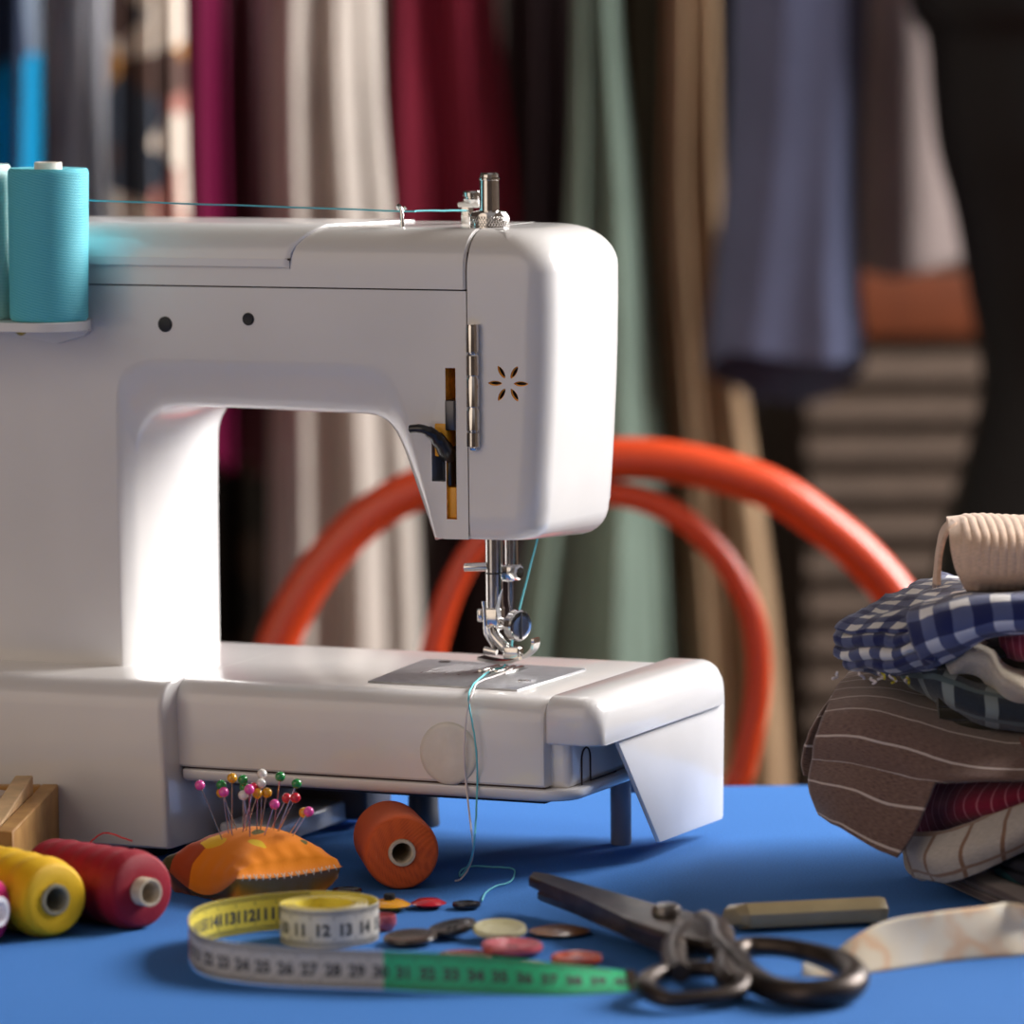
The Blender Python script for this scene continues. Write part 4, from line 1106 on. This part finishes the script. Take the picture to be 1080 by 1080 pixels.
o = tube('sewing_thread', fibre([oz(540, 706, tb_z+.0005), oz(525, 712, tb_z), oz(510, 717, tb_z), oz(502, 722, tb_z), fr(498, 732), fr(494, 745), fr(491, 765), fr(489.5, 800), fr(493, 840), oz(497, 875, .030), oz(499, 900, .014), oz(494, 916, .005), oz(486, 927, .0012), oz(480, 929, .0009)], .0001, seed=5), .00045, thw, sides=5)
tag(o, 'white thread tail hanging beside the cyan one over the front of the free arm', 'thread')
rp = [ony(92, 892, 2.29), ony(99, 885, 2.29), ony(108, 879, 2.29), ony(118, 879.5, 2.285), ony(130, 884, 2.28), ony(139, 887, 2.275)]
o = tube('sewing_thread', fibre(rp, .00008), .0004, thr, sides=5)
tag(o, 'short red thread end curling up from the dark red spool', 'thread')

# ================================================================== FABRIC PILE
c_cream = uv_cloth('cream_rib', (.80, .56, .41), rough=.95)
c_ging = uv_cloth('gingham', (.78, .76, .76), lines_u=(.0175, 0, (.016, .022, .095), (.10, .12, .24)), mode='gingham')
c_ging2 = uv_cloth('gingham_small', (.70, .68, .66), lines_u=(.0125, 0, (.016, .022, .095), (.085, .10, .20)), mode='gingham')
c_brown = uv_cloth('brown_stripe', (.25, .155, .125), lines_v=[(.0180, .0011, (.62, .52, .47))], noisec=(.10, .058, .048))
c_maroon = uv_cloth('maroon_dot', (.22, .010, .035), lines_u=[(.006, .0007, (.4, .12, .16))])
c_check = uv_cloth('beige_check', (.58, .52, .47), lines_u=[(.018, .002, (.26, .15, .10))], lines_v=[(.02, .0016, (.30, .19, .14))])
c_purple = uv_cloth('purple_check', (.045, .030, .075), lines_u=[(.024, .007, (.50, .45, .50)), (.024, .004, (.20, .02, .16), .45)], lines_v=[(.022, .006, (.12, .015, .10))])
c_teal = print_mat('teal_floral', [(.008, .030, .035), (.012, .06, .07), (.05, .12, .05), (.02, .02, .03), (.10, .05, .06)], 60)
c_plaid = uv_cloth('dark_green_plaid', (.030, .040, .055), lines_u=[(.020, .006, (.22, .26, .26))], lines_v=[(.012, .003, (.10, .14, .15))])
c_cream2 = uv_cloth('cream_linen', (.68, .58, .44), rough=.95)
c_pink = uv_cloth('raspberry_weave', (.36, .04, .075), lines_u=[(.004, .001, (.5, .12, .16))])
c_olive = uv_cloth('dark_olive', (.035, .030, .018))
c_brown2 = uv_cloth('dark_brown_woven', (.10, .065, .060), lines_v=[(.006, .001, (.2, .15, .14))])
PG = 'folded fabrics in the pile'
def pile(name, patches, m, label, **k):
    o = cloth(name, patches, m, None, **k); tag(o, label, 'fabric', PG); return o
def fold_slab(name, label, x0, x1, y0, y1, z0, z1, m, rot=0, seed=0, rough=.0016):
    """folded cloth: rounded front fold with a few layers, thick at the back"""
    nx, L = 30, []
    layers = max(2, int((z1-z0)/.0055)); zt_ = (z1-z0)/layers
    prof = []
    prof.append((y1, z0))
    for k in range(layers):
        a = z0+k*zt_; r_ = zt_/2
        for i in range(7):
            t = -math.pi/2+math.pi*i/6; prof.append((y0+r_-r_*math.cos(t)*1.0, a+r_+r_*math.sin(t)*.94))
    prof.append((y1, z1)); prof.append((y1+.002, (z0+z1)/2))
    V, Fc, UV = [], [], []; cx = (x0+x1)/2; cy = (y0+y1)/2; n = len(prof)
    for i in range(nx+1):
        x = x0+(x1-x0)*i/nx
        for j, (y, z) in enumerate(prof):
            p = Vector((x, y, z)); p += noise.noise_vector(p*35+Vector((seed, 0, 0)))*rough*(1 if z > .003 else .3)
            p.z = max(p.z, .0006+.0 if z0 < .002 else z0-.001)
            dx, dy = p.x-cx, p.y-cy
            V.append(Vector((cx+dx*math.cos(rot)-dy*math.sin(rot), cy+dx*math.sin(rot)+dy*math.cos(rot), p.z))); UV.append((x-x0, j*.0022))
    for i in range(nx):
        for j in range(n): Fc.append((i*n+j, i*n+(j+1) % n, (i+1)*n+(j+1) % n, (i+1)*n+j))
    Fc += [tuple(range(n)), tuple(nx*n+j for j in range(n))]
    o = link_mesh(name, V, Fc, m, None, uvs=UV, sharp=70)
    tag(o, label, 'fabric', PG); return o
# supporting folded cloths lower in the pile
fold_slab('folded_fabric', 'dark brown woven cloth, lowest of the pile at its right front', .205, .405, 2.150, 2.345, .0008, .0095, c_brown2, rot=R(-74), seed=1, rough=.0008)
fold_slab('folded_fabric', 'dark teal floral printed cloth near the bottom of the pile', .215, .415, 2.158, 2.353, .0102, .0215, c_teal, rot=R(-72), seed=2, rough=.0010)
fold_slab('folded_fabric', 'purple and navy checked cloth in the lower pile above the teal floral one', .222, .417, 2.160, 2.355, .0222, .0320, c_purple, rot=R(-72), seed=3, rough=.0010)
fold_slab('folded_fabric', 'rust coloured cloth glimpsed in the gap beside the brown hem', .225, .415, 2.190, 2.385, .0330, .0710, uv_cloth('rust_cloth', (.16, .035, .012)), rot=R(-80), seed=9, rough=.0008)
fold_slab('folded_fabric', 'dark olive cloth hidden in the middle of the pile', .190, .45, 2.270, 2.44, .072, .112, c_olive, seed=5)
pile('draped_fabric', [[[(955, 880, 2.262), (985, 880, 2.25), (1030, 868, 2.245), (1075, 850, 2.245), (1130, 825, 2.245)],
                        [(958, 902, 2.258), (985, 905, 2.238), (1030, 893, 2.230), (1080, 872, 2.230), (1130, 845, 2.235)],
                        [(965, 922, 2.262), (1000, 930, 2.238), (1040, 915, 2.232), (1085, 893, 2.234), (1130, 870, 2.24)]],
                       [[(950, 895, 2.272), (970, 880, 2.275), (990, 880, 2.29)], [(957, 915, 2.268), (975, 905, 2.268), (990, 905, 2.29)], [(972, 925, 2.268), (985, 925, 2.268), (995, 925, 2.29)]]],
     c_check, 'beige checked cloth peeking out below the brown striped one', seed=11, thick=.003)
pile('draped_fabric', [[[(964, 822, 2.29), (1030, 822, 2.262), (1080, 815, 2.26), (1130, 810, 2.26)],
                        [(962, 850, 2.285), (1020, 845, 2.25), (1075, 832, 2.248), (1130, 822, 2.25)],
                        [(966, 878, 2.285), (1030, 862, 2.25), (1080, 845, 2.248), (1130, 835, 2.25)],
                        [(972, 882, 2.30), (1040, 868, 2.28), (1085, 855, 2.28), (1130, 845, 2.28)]]],
     c_maroon, 'maroon dotted cloth tucked under the hem of the brown striped one', seed=12, thick=.003)
# brown striped cloth: top surface then a fold hanging over the left side
pile('draped_fabric', [
    [[(900, 706, 2.36), (940, 700, 2.37), (990, 715, 2.38), (1050, 730, 2.38), (1130, 740, 2.38)],
     [(886, 722, 2.31), (925, 718, 2.31), (985, 728, 2.315), (1045, 745, 2.32), (1130, 755, 2.32)],
     [(872, 748, 2.285), (915, 746, 2.272), (975, 762, 2.265), (1038, 780, 2.262), (1130, 788, 2.262)],
     [(861, 780, 2.280), (905, 782, 2.262), (962, 798, 2.250), (1018, 815, 2.242), (1130, 818, 2.242)],
     [(857, 800, 2.280), (900, 805, 2.262), (955, 820, 2.248), (988, 826, 2.240), (1010, 823, 2.242)]],
    [[(857, 800, 2.280), (900, 805, 2.262), (955, 820, 2.248), (988, 826, 2.240)],
     [(854, 820, 2.280), (893, 830, 2.258), (942, 848, 2.244), (976, 855, 2.237)],
     [(857, 842, 2.280), (888, 852, 2.258), (930, 872, 2.243), (962, 882, 2.236)],
     [(864, 860, 2.281), (885, 872, 2.260), (918, 892, 2.245), (946, 904, 2.238)]],
    [[(884, 724, 2.32), (900, 730, 2.33), (930, 740, 2.35)],
     [(858, 765, 2.29), (880, 770, 2.30), (920, 775, 2.33)],
     [(846, 800, 2.288), (870, 805, 2.295), (910, 810, 2.33)],
     [(848, 818, 2.288), (872, 822, 2.295), (910, 825, 2.33)]]],
     c_brown, 'brown cloth with thin white stripes hanging over the left side of the pile', seed=13, thick=.0016, rough=.0008)
pile('draped_fabric', [[[(945, 690, 2.34), (985, 690, 2.33), (1035, 705, 2.33), (1080, 710, 2.33), (1130, 712, 2.33)],
                        [(950, 706, 2.31), (985, 706, 2.28), (1035, 725, 2.27), (1080, 735, 2.268), (1130, 738, 2.268)],
                        [(962, 722, 2.305), (995, 732, 2.27), (1035, 748, 2.258), (1080, 755, 2.256), (1130, 757, 2.256)],
                        [(980, 732, 2.32), (1005, 745, 2.28), (1040, 762, 2.27), (1080, 768, 2.268), (1130, 770, 2.268)]]],
     c_plaid, 'dark green plaid cloth folded on top of the brown striped one', seed=14, thick=.004, rough=.001)
pile('draped_fabric', [[[(1000, 690, 2.30), (1020, 676, 2.29), (1045, 680, 2.285), (1062, 700, 2.28), (1095, 715, 2.28)],
                        [(998, 700, 2.275), (1018, 684, 2.262), (1042, 688, 2.258), (1058, 710, 2.255), (1092, 725, 2.255)],
                        [(1004, 712, 2.27), (1022, 700, 2.262), (1044, 706, 2.256), (1062, 726, 2.250), (1092, 738, 2.25)],
                        [(1010, 720, 2.29), (1030, 722, 2.285), (1048, 730, 2.275), (1068, 741, 2.262), (1092, 745, 2.26)]]],
     c_cream2, 'crumpled cream linen cloth between the gingham and the dark plaid', seed=15, thick=.0022, rough=.0022, rs=45)
pile('draped_fabric', [[[(1052, 665, 2.30), (1080, 662, 2.29), (1130, 660, 2.29)], [(1056, 675, 2.275), (1082, 672, 2.265), (1130, 668, 2.265)], [(1060, 690, 2.275), (1085, 692, 2.265), (1130, 692, 2.265)], [(1065, 698, 2.29), (1085, 702, 2.29), (1130, 705, 2.29)]]],
     c_pink, 'raspberry red woven cloth at the right edge under the gingham', seed=16, thick=.003)
# gingham, folded in layers with ragged left end
def ging_layer(dy, dz, x0, amp, seed):
    return [[(x0+12, 668+dy, 2.315), (935, 662+dy, 2.30), (985, 662+dy, 2.30)],
            [(x0, 676+dy, 2.295), (930, 676+dy, 2.272), (985, 672+dy, 2.258)],
            [(x0+3, 684+dy, 2.295), (932, 686+dy, 2.272), (985, 680+dy, 2.258)],
            [(x0+15, 688+dy, 2.31), (938, 692+dy, 2.29), (985, 686+dy, 2.28)]]
pile('folded_fabric', [
    [[(990, 606, 2.375), (1030, 610, 2.38), (1130, 610, 2.38)], [(960, 618, 2.34), (1005, 618, 2.33), (1130, 616, 2.33)],
     [(928, 634, 2.31), (975, 634, 2.30), (1130, 624, 2.30)], [(898, 652, 2.295), (950, 652, 2.278), (1050, 640, 2.27)], [(884, 666, 2.292), (935, 668, 2.268), (1000, 664, 2.258)]],
    ging_layer(-4, 0, 882, 0, 1), ging_layer(8, 0, 879, 0, 2), ging_layer(19, 0, 890, 0, 3)],
    c_ging2, 'navy and white gingham cloth with a ragged left end, folded in layers in the pile', seed=17, thick=.0020, rough=.0026, rs=70)
pile('folded_fabric', [
    [[(965, 640, 2.30), (1000, 632, 2.29), (1045, 626, 2.285), (1130, 622, 2.285)],
     [(960, 648, 2.262), (995, 638, 2.245), (1045, 632, 2.240), (1130, 627, 2.240)],
     [(962, 668, 2.250), (1000, 655, 2.233), (1045, 647, 2.230), (1130, 640, 2.230)],
     [(968, 690, 2.255), (1005, 677, 2.238), (1045, 664, 2.234), (1130, 657, 2.234)],
     [(978, 702, 2.27), (1010, 690, 2.26), (1045, 670, 2.26), (1130, 662, 2.26)]]],
    c_ging, 'blue and white large-checked gingham roll in front under the cream ribbed cloth', seed=18, thick=.003, rough=.0012)
# cream ribbed cloth on top: ribs modelled
def ribbed():
    rows = [[(1000, 556, 2.37), (1040, 552, 2.37), (1130, 556, 2.37)],
            [(998, 547, 2.335), (1040, 545, 2.335), (1130, 549, 2.335)],
            [(1000, 553, 2.295), (1040, 549, 2.290), (1130, 553, 2.290)],
            [(1003, 572, 2.272), (1040, 568, 2.262), (1130, 570, 2.262)],
            [(1008, 597, 2.268), (1042, 594, 2.256), (1130, 594, 2.256)],
            [(1016, 616, 2.272), (1045, 616, 2.262), (1130, 614, 2.262)],
            [(1022, 624, 2.30), (1050, 627, 2.29), (1130, 625, 2.29)]]
    W_ = [[ony(*p) for p in r] for r in rows]
    G = interp_rows(W_, 60, 8)
    for i, r in enumerate(G):
        for j, p in enumerate(r):
            up = Vector((0, -.7, .7)); s = j/len(r)
            if s > .20:
                ph = (p.x-.0)*2*math.pi/.0038
                r[j] = p+up*(.0009*abs(math.sin(ph/2+i*.02)))*min(1, (s-.20)*12)
    V, Fc, UV = [], [], []; grid_geo(G, V, Fc, UV, rough=.0006, rs=50)
    # folded-over end layer
    E = [[ony(*p) for p in r] for r in [[(986, 620, 2.31), (988, 590, 2.315), (993, 562, 2.32), (1002, 549, 2.33)],
         [(986, 616, 2.29), (989, 585, 2.290), (995, 560, 2.295), (1006, 549, 2.30)],
         [(990, 618, 2.282), (992, 588, 2.280), (999, 562, 2.280), (1010, 552, 2.285)]]]
    grid_geo(interp_rows(E, 8, 6), V, Fc, UV, rough=.0004)
    o = link_mesh('folded_fabric', V, Fc, c_cream, None, uvs=UV); s = o.modifiers.new('t', 'SOLIDIFY'); s.thickness = .002; s.offset = 0
    tag(o, 'cream cloth with raised ribs, topmost of the fabric pile', 'fabric', PG)
ribbed()
fold_slab('folded_fabric', 'pale grey cloth inside the upper part of the pile', .215, .45, 2.30, 2.44, .113, .130, uv_cloth('grey_cloth', (.3, .28, .27)), seed=8)
# frayed ends
fz = thing('frayed_threads', 'loose white frayed thread ends at the left of the pile under the gingham', 'thread', ony(890, 712, 2.29))
rnd = random.Random(2)
for k in range(9):
    x = rnd.uniform(880, 960); y = 711+rnd.uniform(-2, 4)
    pts = [ony(x+rnd.uniform(-8, 8)*i*.4, y+i*2.2, 2.275+rnd.uniform(-.003, .003)) for i in range(4)]
    tube('thread_end', crom(pts, 4), .0006, thw if k % 4 else mat('yellow_yarn', (.7, .6, .05), .7), fz, sides=5)

# ================================================================== CHAIR
chm = mat('orange_lacquer', (.64, .055, .008), .38, var=.06, vscale=8, coat=.2)
CD = 3.10
ch = thing('bentwood_chair', 'orange bentwood chair with a double hoop back behind the table', 'chair', (ony(632, 700, CD).x, CD+.2, FZ))
def hp_(px, py, lean=0): 
    p = ony(px, py, CD); return p
outer = [(262, 860), (270, 780), (283, 715), (300, 662), (336, 600), (386, 547), (437, 517), (500, 497), (570, 487), (640, 484), (700, 486), (757, 497), (813, 516), (862, 548), (908, 586), (946, 630), (975, 680), (992, 730), (1003, 790), (1008, 860)]
oc = [hp_(*p) for p in outer]
seatz = -.30; cx_ = (oc[0].x+oc[-1].x)/2
pts = [Vector((oc[0].x+.02, CD+.03, FZ+.02)), Vector((oc[0].x+.005, CD+.01, seatz))] + oc + [Vector((oc[-1].x-.005, CD+.01, seatz)), Vector((oc[-1].x-.02, CD+.03, FZ+.02))]
tube('back_hoop', crom(pts, 8), .0128, chm, ch, sides=20)
inner = [(452, 780), (453, 720), (458, 680), (471, 636), (487, 600), (508, 570), (540, 543), (580, 526), (625, 519), (668, 524), (705, 538), (738, 562), (770, 600), (792, 645), (800, 690), (799, 735), (792, 775), (783, 815), (772, 860)]
ic = [hp_(*p) for p in inner]
pts = [Vector((ic[0].x+.01, CD+.0, seatz+.01))] + ic + [Vector((ic[-1].x-.02, CD+.0, seatz+.01))]
tube('inner_hoop', crom(pts, 8), .0078, chm, ch, sides=16)
lathe('seat', [(0, -.012), (.19, -.012), (.205, -.004), (.207, .006), (.200, .014), (.17, .016), (0, .012)], chm, ch, origin=(cx_, CD+.20, seatz), sides=60)
for sx in (-.14, .14):
    tube('front_leg', [Vector((cx_+sx, CD+.33, seatz-.01)), Vector((cx_+sx*1.2, CD+.37, FZ))], [.014, .010], chm, ch, sides=14)
tube('stretcher_ring', [Vector((cx_+.145*math.cos(a), CD+.20+.145*math.sin(a), seatz-.18)) for a in [2*math.pi*k/40 for k in range(40)]], .008, chm, ch, sides=10, closed=True)

# ================================================================== CLOTHES RAIL AND GARMENTS
GD = 4.15
railm = mat('steel_rail', (.3, .3, .3), .4, .9)
rz_ = 1.02
rl = thing('clothes_rail', 'metal clothes rail carrying the hanging garments behind the chair', 'clothes rail', (0, GD, rz_))
tube('rail', [(-1.0, GD, rz_), (.78, GD, rz_)], .013, railm, rl, sides=16)
for x in (-.98, .76):
    tube('wall_bracket', [(x, GD, rz_+.002), (x, 5.2, rz_+.002)], .010, railm, rl, sides=14)
hangm = mat('hanger_wood', (.25, .14, .07), .5)
def garment(name, label, rows, d, dep, m, folds=3, amp=.02, seed=0, cat='garment', hem_tilt=0, skew=.0, group='garments hanging on the rail', bright=None):
    """rows: (py, xl, xr) silhouette at depth d; hollow tube of cloth with soft vertical folds, open at the hem"""
    NT = 96; V, Fc, UV = [], [], []
    W_ = []
    for py, xl, xr in rows:
        a = ony(xl, py, d); b_ = ony(xr, py, d); W_.append(Vector((a.x, b_.x, (a.z+b_.z)/2)))
    Rw = crom(W_, 10); nr = len(Rw)
    rnd = random.Random(seed); ph = [rnd.uniform(0, 6.28) for _ in range(4)]
    ztop = Rw[0].z; zbot = Rw[-1].z
    for i, w in enumerate(Rw):
        c = (w.x+w.y)/2; hw_ = (w.y-w.x)/2; tz_ = (ztop-w.z)/(ztop-zbot)
        dd = dep*(.35+.65*min(1, tz_*2))
        for k in range(NT):
            t = 2*math.pi*k/NT; x = math.cos(t); y = math.sin(t)
            u = (x+1)/2
            px_ = c+hw_*math.copysign(abs(x)**.8, x)
            f = amp*(.3+.7*tz_)*(math.sin(u*folds*2*math.pi+ph[0]+.7*math.sin(tz_*3+ph[1]))+.45*math.sin(u*folds*4.7*math.pi+ph[2]+tz_*2))*(1-abs(x)**4)
            py_ = d+dd*math.copysign(abs(y)**.8, y)+f
            z = w.z+(hem_tilt*(-y)*(tz_**6) if hem_tilt else 0)
            z += .006*math.sin(u*folds*6.28+ph[3])*tz_**8
            V.append(Vector((px_, py_, z)))
    for i in range(nr-1):
        for k in range(NT):
            k2 = (k+1) % NT; Fc.append((i*NT+k, i*NT+k2, (i+1)*NT+k2, (i+1)*NT+k))
    cx0 = (Rw[0].x+Rw[0].y)/2
    g_ = thing(name, label, cat, (cx0, d, ztop), 0, group)
    o = link_mesh('fabric', V, Fc, m, g_)
    s = o.modifiers.new('thickness', 'SOLIDIFY'); s.thickness = .002; s.offset = -1
    # hanger
    hwid = max(.03, (Rw[1].y-Rw[1].x)/2*.9)
    tube('hanger', crom([(cx0-hwid, d, ztop-.02), (cx0-hwid*.5, d, ztop+.005), (cx0, d, ztop+.02), (cx0+hwid*.5, d, ztop+.005), (cx0+hwid, d, ztop-.02)], 5), .006, hangm, g_, sides=10)
    hk = [Vector((cx0, d, ztop+.02)), Vector((cx0, d, rz_-.02)), Vector((cx0, d+.018, rz_)), Vector((cx0, GD if abs(d-GD) > .03 else d, rz_+.016)), Vector((cx0, GD-.018, rz_))]
    tube('hanger_hook', crom(hk, 5), .002, railm, g_, sides=8)
    return g_
def fab(name, c, **k): return mat(name, c, .88, sheen=.02, var=.12, vscale=12, spec=.2, **k)
TY = -560
teal = print_mat('teal_print', [(.0, .24, .48), (.01, .015, .03), (.0, .30, .55), (.02, .03, .06), (.16, .2, .26), (.0, .07, .14)], 14, (1, 1, .8))
garment('printed_dress', 'bright blue and black printed dress at the far left of the rail', [(TY, -60, 20), (-200, -90, 38), (100, -100, 44), (400, -110, 44), (900, -120, 42)], 3.79, .035, teal, seed=1)
gw = uv_cloth('x', (.5, .5, .52))
strp = print_mat('grey_white_stripe', [(.36, .36, .41), (.66, .66, .71), (.74, .74, .79), (.28, .28, .34), (.68, .68, .72)], 9, (4, 4, .25), voro=False); strp.node_tree.nodes['Color Ramp'].color_ramp.interpolation = 'EASE'
garment('silk_dress', 'silvery grey and white streaked dress beside the blue printed one', [(TY, 55, 100), (-200, 48, 112), (100, 46, 112), (400, 46, 116), (900, 46, 120)], 3.87, .03, strp, seed=2)
flo = print_mat('floral_print', [(.50, .42, .34), (.30, .09, .09), (.56, .48, .40), (.10, .06, .05), (.36, .16, .13), (.60, .52, .44), (.42, .20, .06), (.05, .06, .08)], 26)
garment('floral_dress', 'cream floral dress with pink and brown blossoms', [(TY, 132, 175), (-200, 122, 188), (100, 112, 194), (400, 116, 202), (900, 110, 210)], 3.80, .03, flo, seed=3)
garment('magenta_dress', 'deep magenta satin dress hanging between the floral and the pale beige ones', [(TY, 190, 222), (-200, 184, 234), (100, 182, 237), (300, 186, 242), (490, 190, 246)], 3.89, .030, mat('magenta_satin', (.085, .0, .022), .6, spec=.15), folds=1, amp=.02, seed=8)
garment('magenta_dress_shade', 'shaded dark right half of the magenta dress, next to the pale beige one', [(TY, 228, 268), (-200, 222, 280), (100, 216, 292), (300, 214, 296), (490, 212, 298)], 4.22, .045, mat('magenta_satin_shaded', (.085, .002, .014), .5, sheen=.1), folds=2, amp=.015, seed=18)  # fold shade of the magenta dress, coloured in as a separate darker piece
garment('dark_print_skirt', 'dark brown printed skirt below the magenta dress', [(TY, 215, 262), (200, 212, 285), (500, 205, 292), (900, 200, 295)], 4.37, .03, print_mat('dark_print', [(.02, .015, .01), (.05, .03, .02), (.015, .012, .01), (.08, .05, .04)], 22), seed=5)
garment('beige_dress', 'long pale beige dress with vertical folds, widest of the light garments', [(TY, 300, 378), (-200, 286, 394), (100, 280, 402), (400, 284, 430), (700, 284, 446), (1100, 280, 455)], 3.95, .045, fab('beige_linen', (.46, .41, .365)), folds=3, amp=.022, seed=6)
garment('burgundy_dress', 'burgundy red dress in the middle of the rail', [(TY, 440, 500), (-200, 420, 515), (0, 406, 524), (230, 402, 547), (440, 400, 556)], 4.10, .040, fab('burgundy_crepe', (.23, .019, .042)), folds=2, amp=.020, seed=7)
garment('plum_coat', 'very dark plum brown coat between the burgundy and the sage garments', [(TY, 545, 595), (-200, 532, 604), (240, 520, 612), (600, 445, 640), (1100, 430, 650)], 4.38, .035, fab('plum_wool', (.035, .020, .022)), seed=9)
garment('sage_dress', 'sage green dress flaring out towards its hem', [(TY, 618, 645), (-200, 612, 648), (0, 607, 652), (240, 598, 676), (480, 572, 694), (700, 540, 705), (1100, 520, 720)], 4.05, .06, fab('sage_cotton', (.21, .285, .235)), folds=2, amp=.028, seed=12)
garment('olive_coat', 'very dark olive coat just right of the sage dress', [(TY, 660, 690), (0, 650, 705), (400, 660, 720), (1100, 680, 760)], 4.36, .03, fab('olive_wool', (.045, .038, .022)), seed=11)
garment('tan_trousers', 'tan khaki trousers hanging long beside the blue shirt', [(TY, 712, 748), (0, 702, 756), (240, 698, 764), (480, 712, 795), (700, 728, 822), (1100, 750, 850)], 4.20, .045, fab('tan_twill', (.43, .285, .17)), folds=2, amp=.015, seed=13)
garment('navy_jacket', 'narrow near-black navy jacket edge behind the blue shirt', [(TY, 760, 775), (0, 748, 790), (300, 755, 800), (420, 760, 800)], 4.36, .03, fab('navy_wool', (.012, .014, .03)), seed=14)
garment('blue_shirt', 'slate blue shirt sleeve with an open cuff hanging at the right', [(TY, 790, 870), (-200, 776, 910), (0, 772, 916), (150, 766, 910), (300, 752, 908), (360, 746, 912), (396, 745, 912)], 4.02, .075, fab('slate_cotton', (.105, .120, .205)), folds=1.0, amp=.010, seed=15, hem_tilt=.022)
garment('pale_shirt', 'greyish pink shirt with fine stripes at the right end of the rail', [(TY, 920, 980), (-200, 910, 1000), (0, 905, 1010), (150, 902, 1022), (282, 902, 1030)], 4.20, .05, fab('pale_pink_cotton', (.31, .25, .235)), folds=1, amp=.004, seed=16)

# ================================================================== LOUVRED CABINET
CBD = 4.75
cabm = mat('orange_brown_wood', (.13, .030, .008), .5, var=.2); slm = mat('grey_brown_slat', (.090, .060, .043), .6, var=.2)
cb0 = ony(850, 400, CBD); cb1x = .85
zt0 = ony(960, 288, CBD).z; zt1 = ony(960, 356, CBD).z
cab = thing('louvred_cabinet', 'brown cabinet with louvred slats and an orange-brown top rail behind the mannequin', 'cabinet', ((cb0.x+cb1x)/2, CBD+.1, FZ))
box('body', (cb0.x, cb1x, CBD+.03, CBD+.35, FZ, zt0-.001), mat('cabinet_dark', (.03, .018, .012), .7), cab)
box('top_rail', (cb0.x, cb1x, CBD, CBD+.029, zt1, zt0), cabm, cab, bevel=.003)
zz = zt1-.010; k = 0
while zz > FZ+.12:
    bm = bmesh.new(); x0, x1 = cb0.x+.002, cb1x-.03
    ys = (CBD-.002, CBD+.026)
    v = [bm.verts.new(p) for p in ((x0, ys[0], zz-.024), (x1, ys[0], zz-.024), (x1, ys[0], zz-.030), (x0, ys[0], zz-.030), (x0, ys[1], zz), (x1, ys[1], zz), (x1, ys[1], zz-.006), (x0, ys[1], zz-.006))]
    for f in ((0, 1, 2, 3), (4, 7, 6, 5), (0, 4, 5, 1), (3, 2, 6, 7), (0, 3, 7, 4), (1, 5, 6, 2)): bm.faces.new([v[i] for i in f])
    bmobj('slat', bm, slm, cab, smooth=False); zz -= .0365; k += 1
box('stile', (cb1x-.03, cb1x, CBD-.004, CBD+.029, FZ, zt1-.001), cabm, cab, bevel=.002)
box('bottom_rail', (cb0.x, cb1x-.031, CBD, CBD+.029, FZ, FZ+.1), cabm, cab, bevel=.003)

# ================================================================== DRESS FORM
DD = 3.95
blk = mat('black_jersey', (.004, .004, .0045), .6, spec=.25)
sil = [(-420, 1150), (-330, 1140), (-280, 1100), (-220, 1010), (-120, 962), (0, 957), (40, 975), (90, 980), (156, 987), (220, 1004), (295, 1018), (376, 1033), (430, 1031), (500, 1012), (600, 985), (760, 972), (900, 985)]
cxp = 1178
cxw = ony(cxp, 300, DD).x
df = thing('dress_form', 'black dress form mannequin cut off by the right edge', 'mannequin', (cxw, DD, FZ))
rows = []
for py, x in sil:
    p = ony(x, py, DD); rows.append(Vector((max(.03, cxw-p.x), p.z, 0)))
Rw = crom(rows, 6); V, Fc = [], []; NT = 56
for r_ in Rw:
    for k in range(NT):
        t = 2*math.pi*k/NT; V.append(Vector((cxw+r_.x*math.cos(t), DD+r_.x*.68*math.sin(t), r_.y)))
for i in range(len(Rw)-1):
    for k in range(NT): Fc.append((i*NT+k, i*NT+(k+1) % NT, (i+1)*NT+(k+1) % NT, (i+1)*NT+k))
Fc += [tuple(range(NT)), tuple((len(Rw)-1)*NT+k for k in range(NT))]
link_mesh('torso', V, Fc, blk, df, sharp=60)
zt_ = Rw[0].y; zb_ = Rw[-1].y
lathe('neck_cap', [(.03, 0), (.032, .004), (.03, .02), (.012, .035), (0, .04)], M['blackpl'], df, origin=(cxw, DD, zt_), sides=30)
lathe('stand_pole', [(0, 0), (.014, 0), (.014, zb_-FZ+.01), (0, zb_-FZ+.01)], M['blackpl'], df, origin=(cxw, DD, FZ), sides=16)
lathe('stand_base', [(0, 0), (.17, 0), (.17, .012), (.03, .03), (0, .03)], M['blackpl'], df, origin=(cxw, DD, FZ), sides=40)

# ================================================================== render look
for o in bpy.data.objects:
    if '_world' in o: del o['_world']
vs_ = scene.view_settings
vs_.view_transform = 'Standard'; vs_.look = 'None'; vs_.gamma = 1; vs_.use_curve_mapping = False; vs_.exposure = 0.0
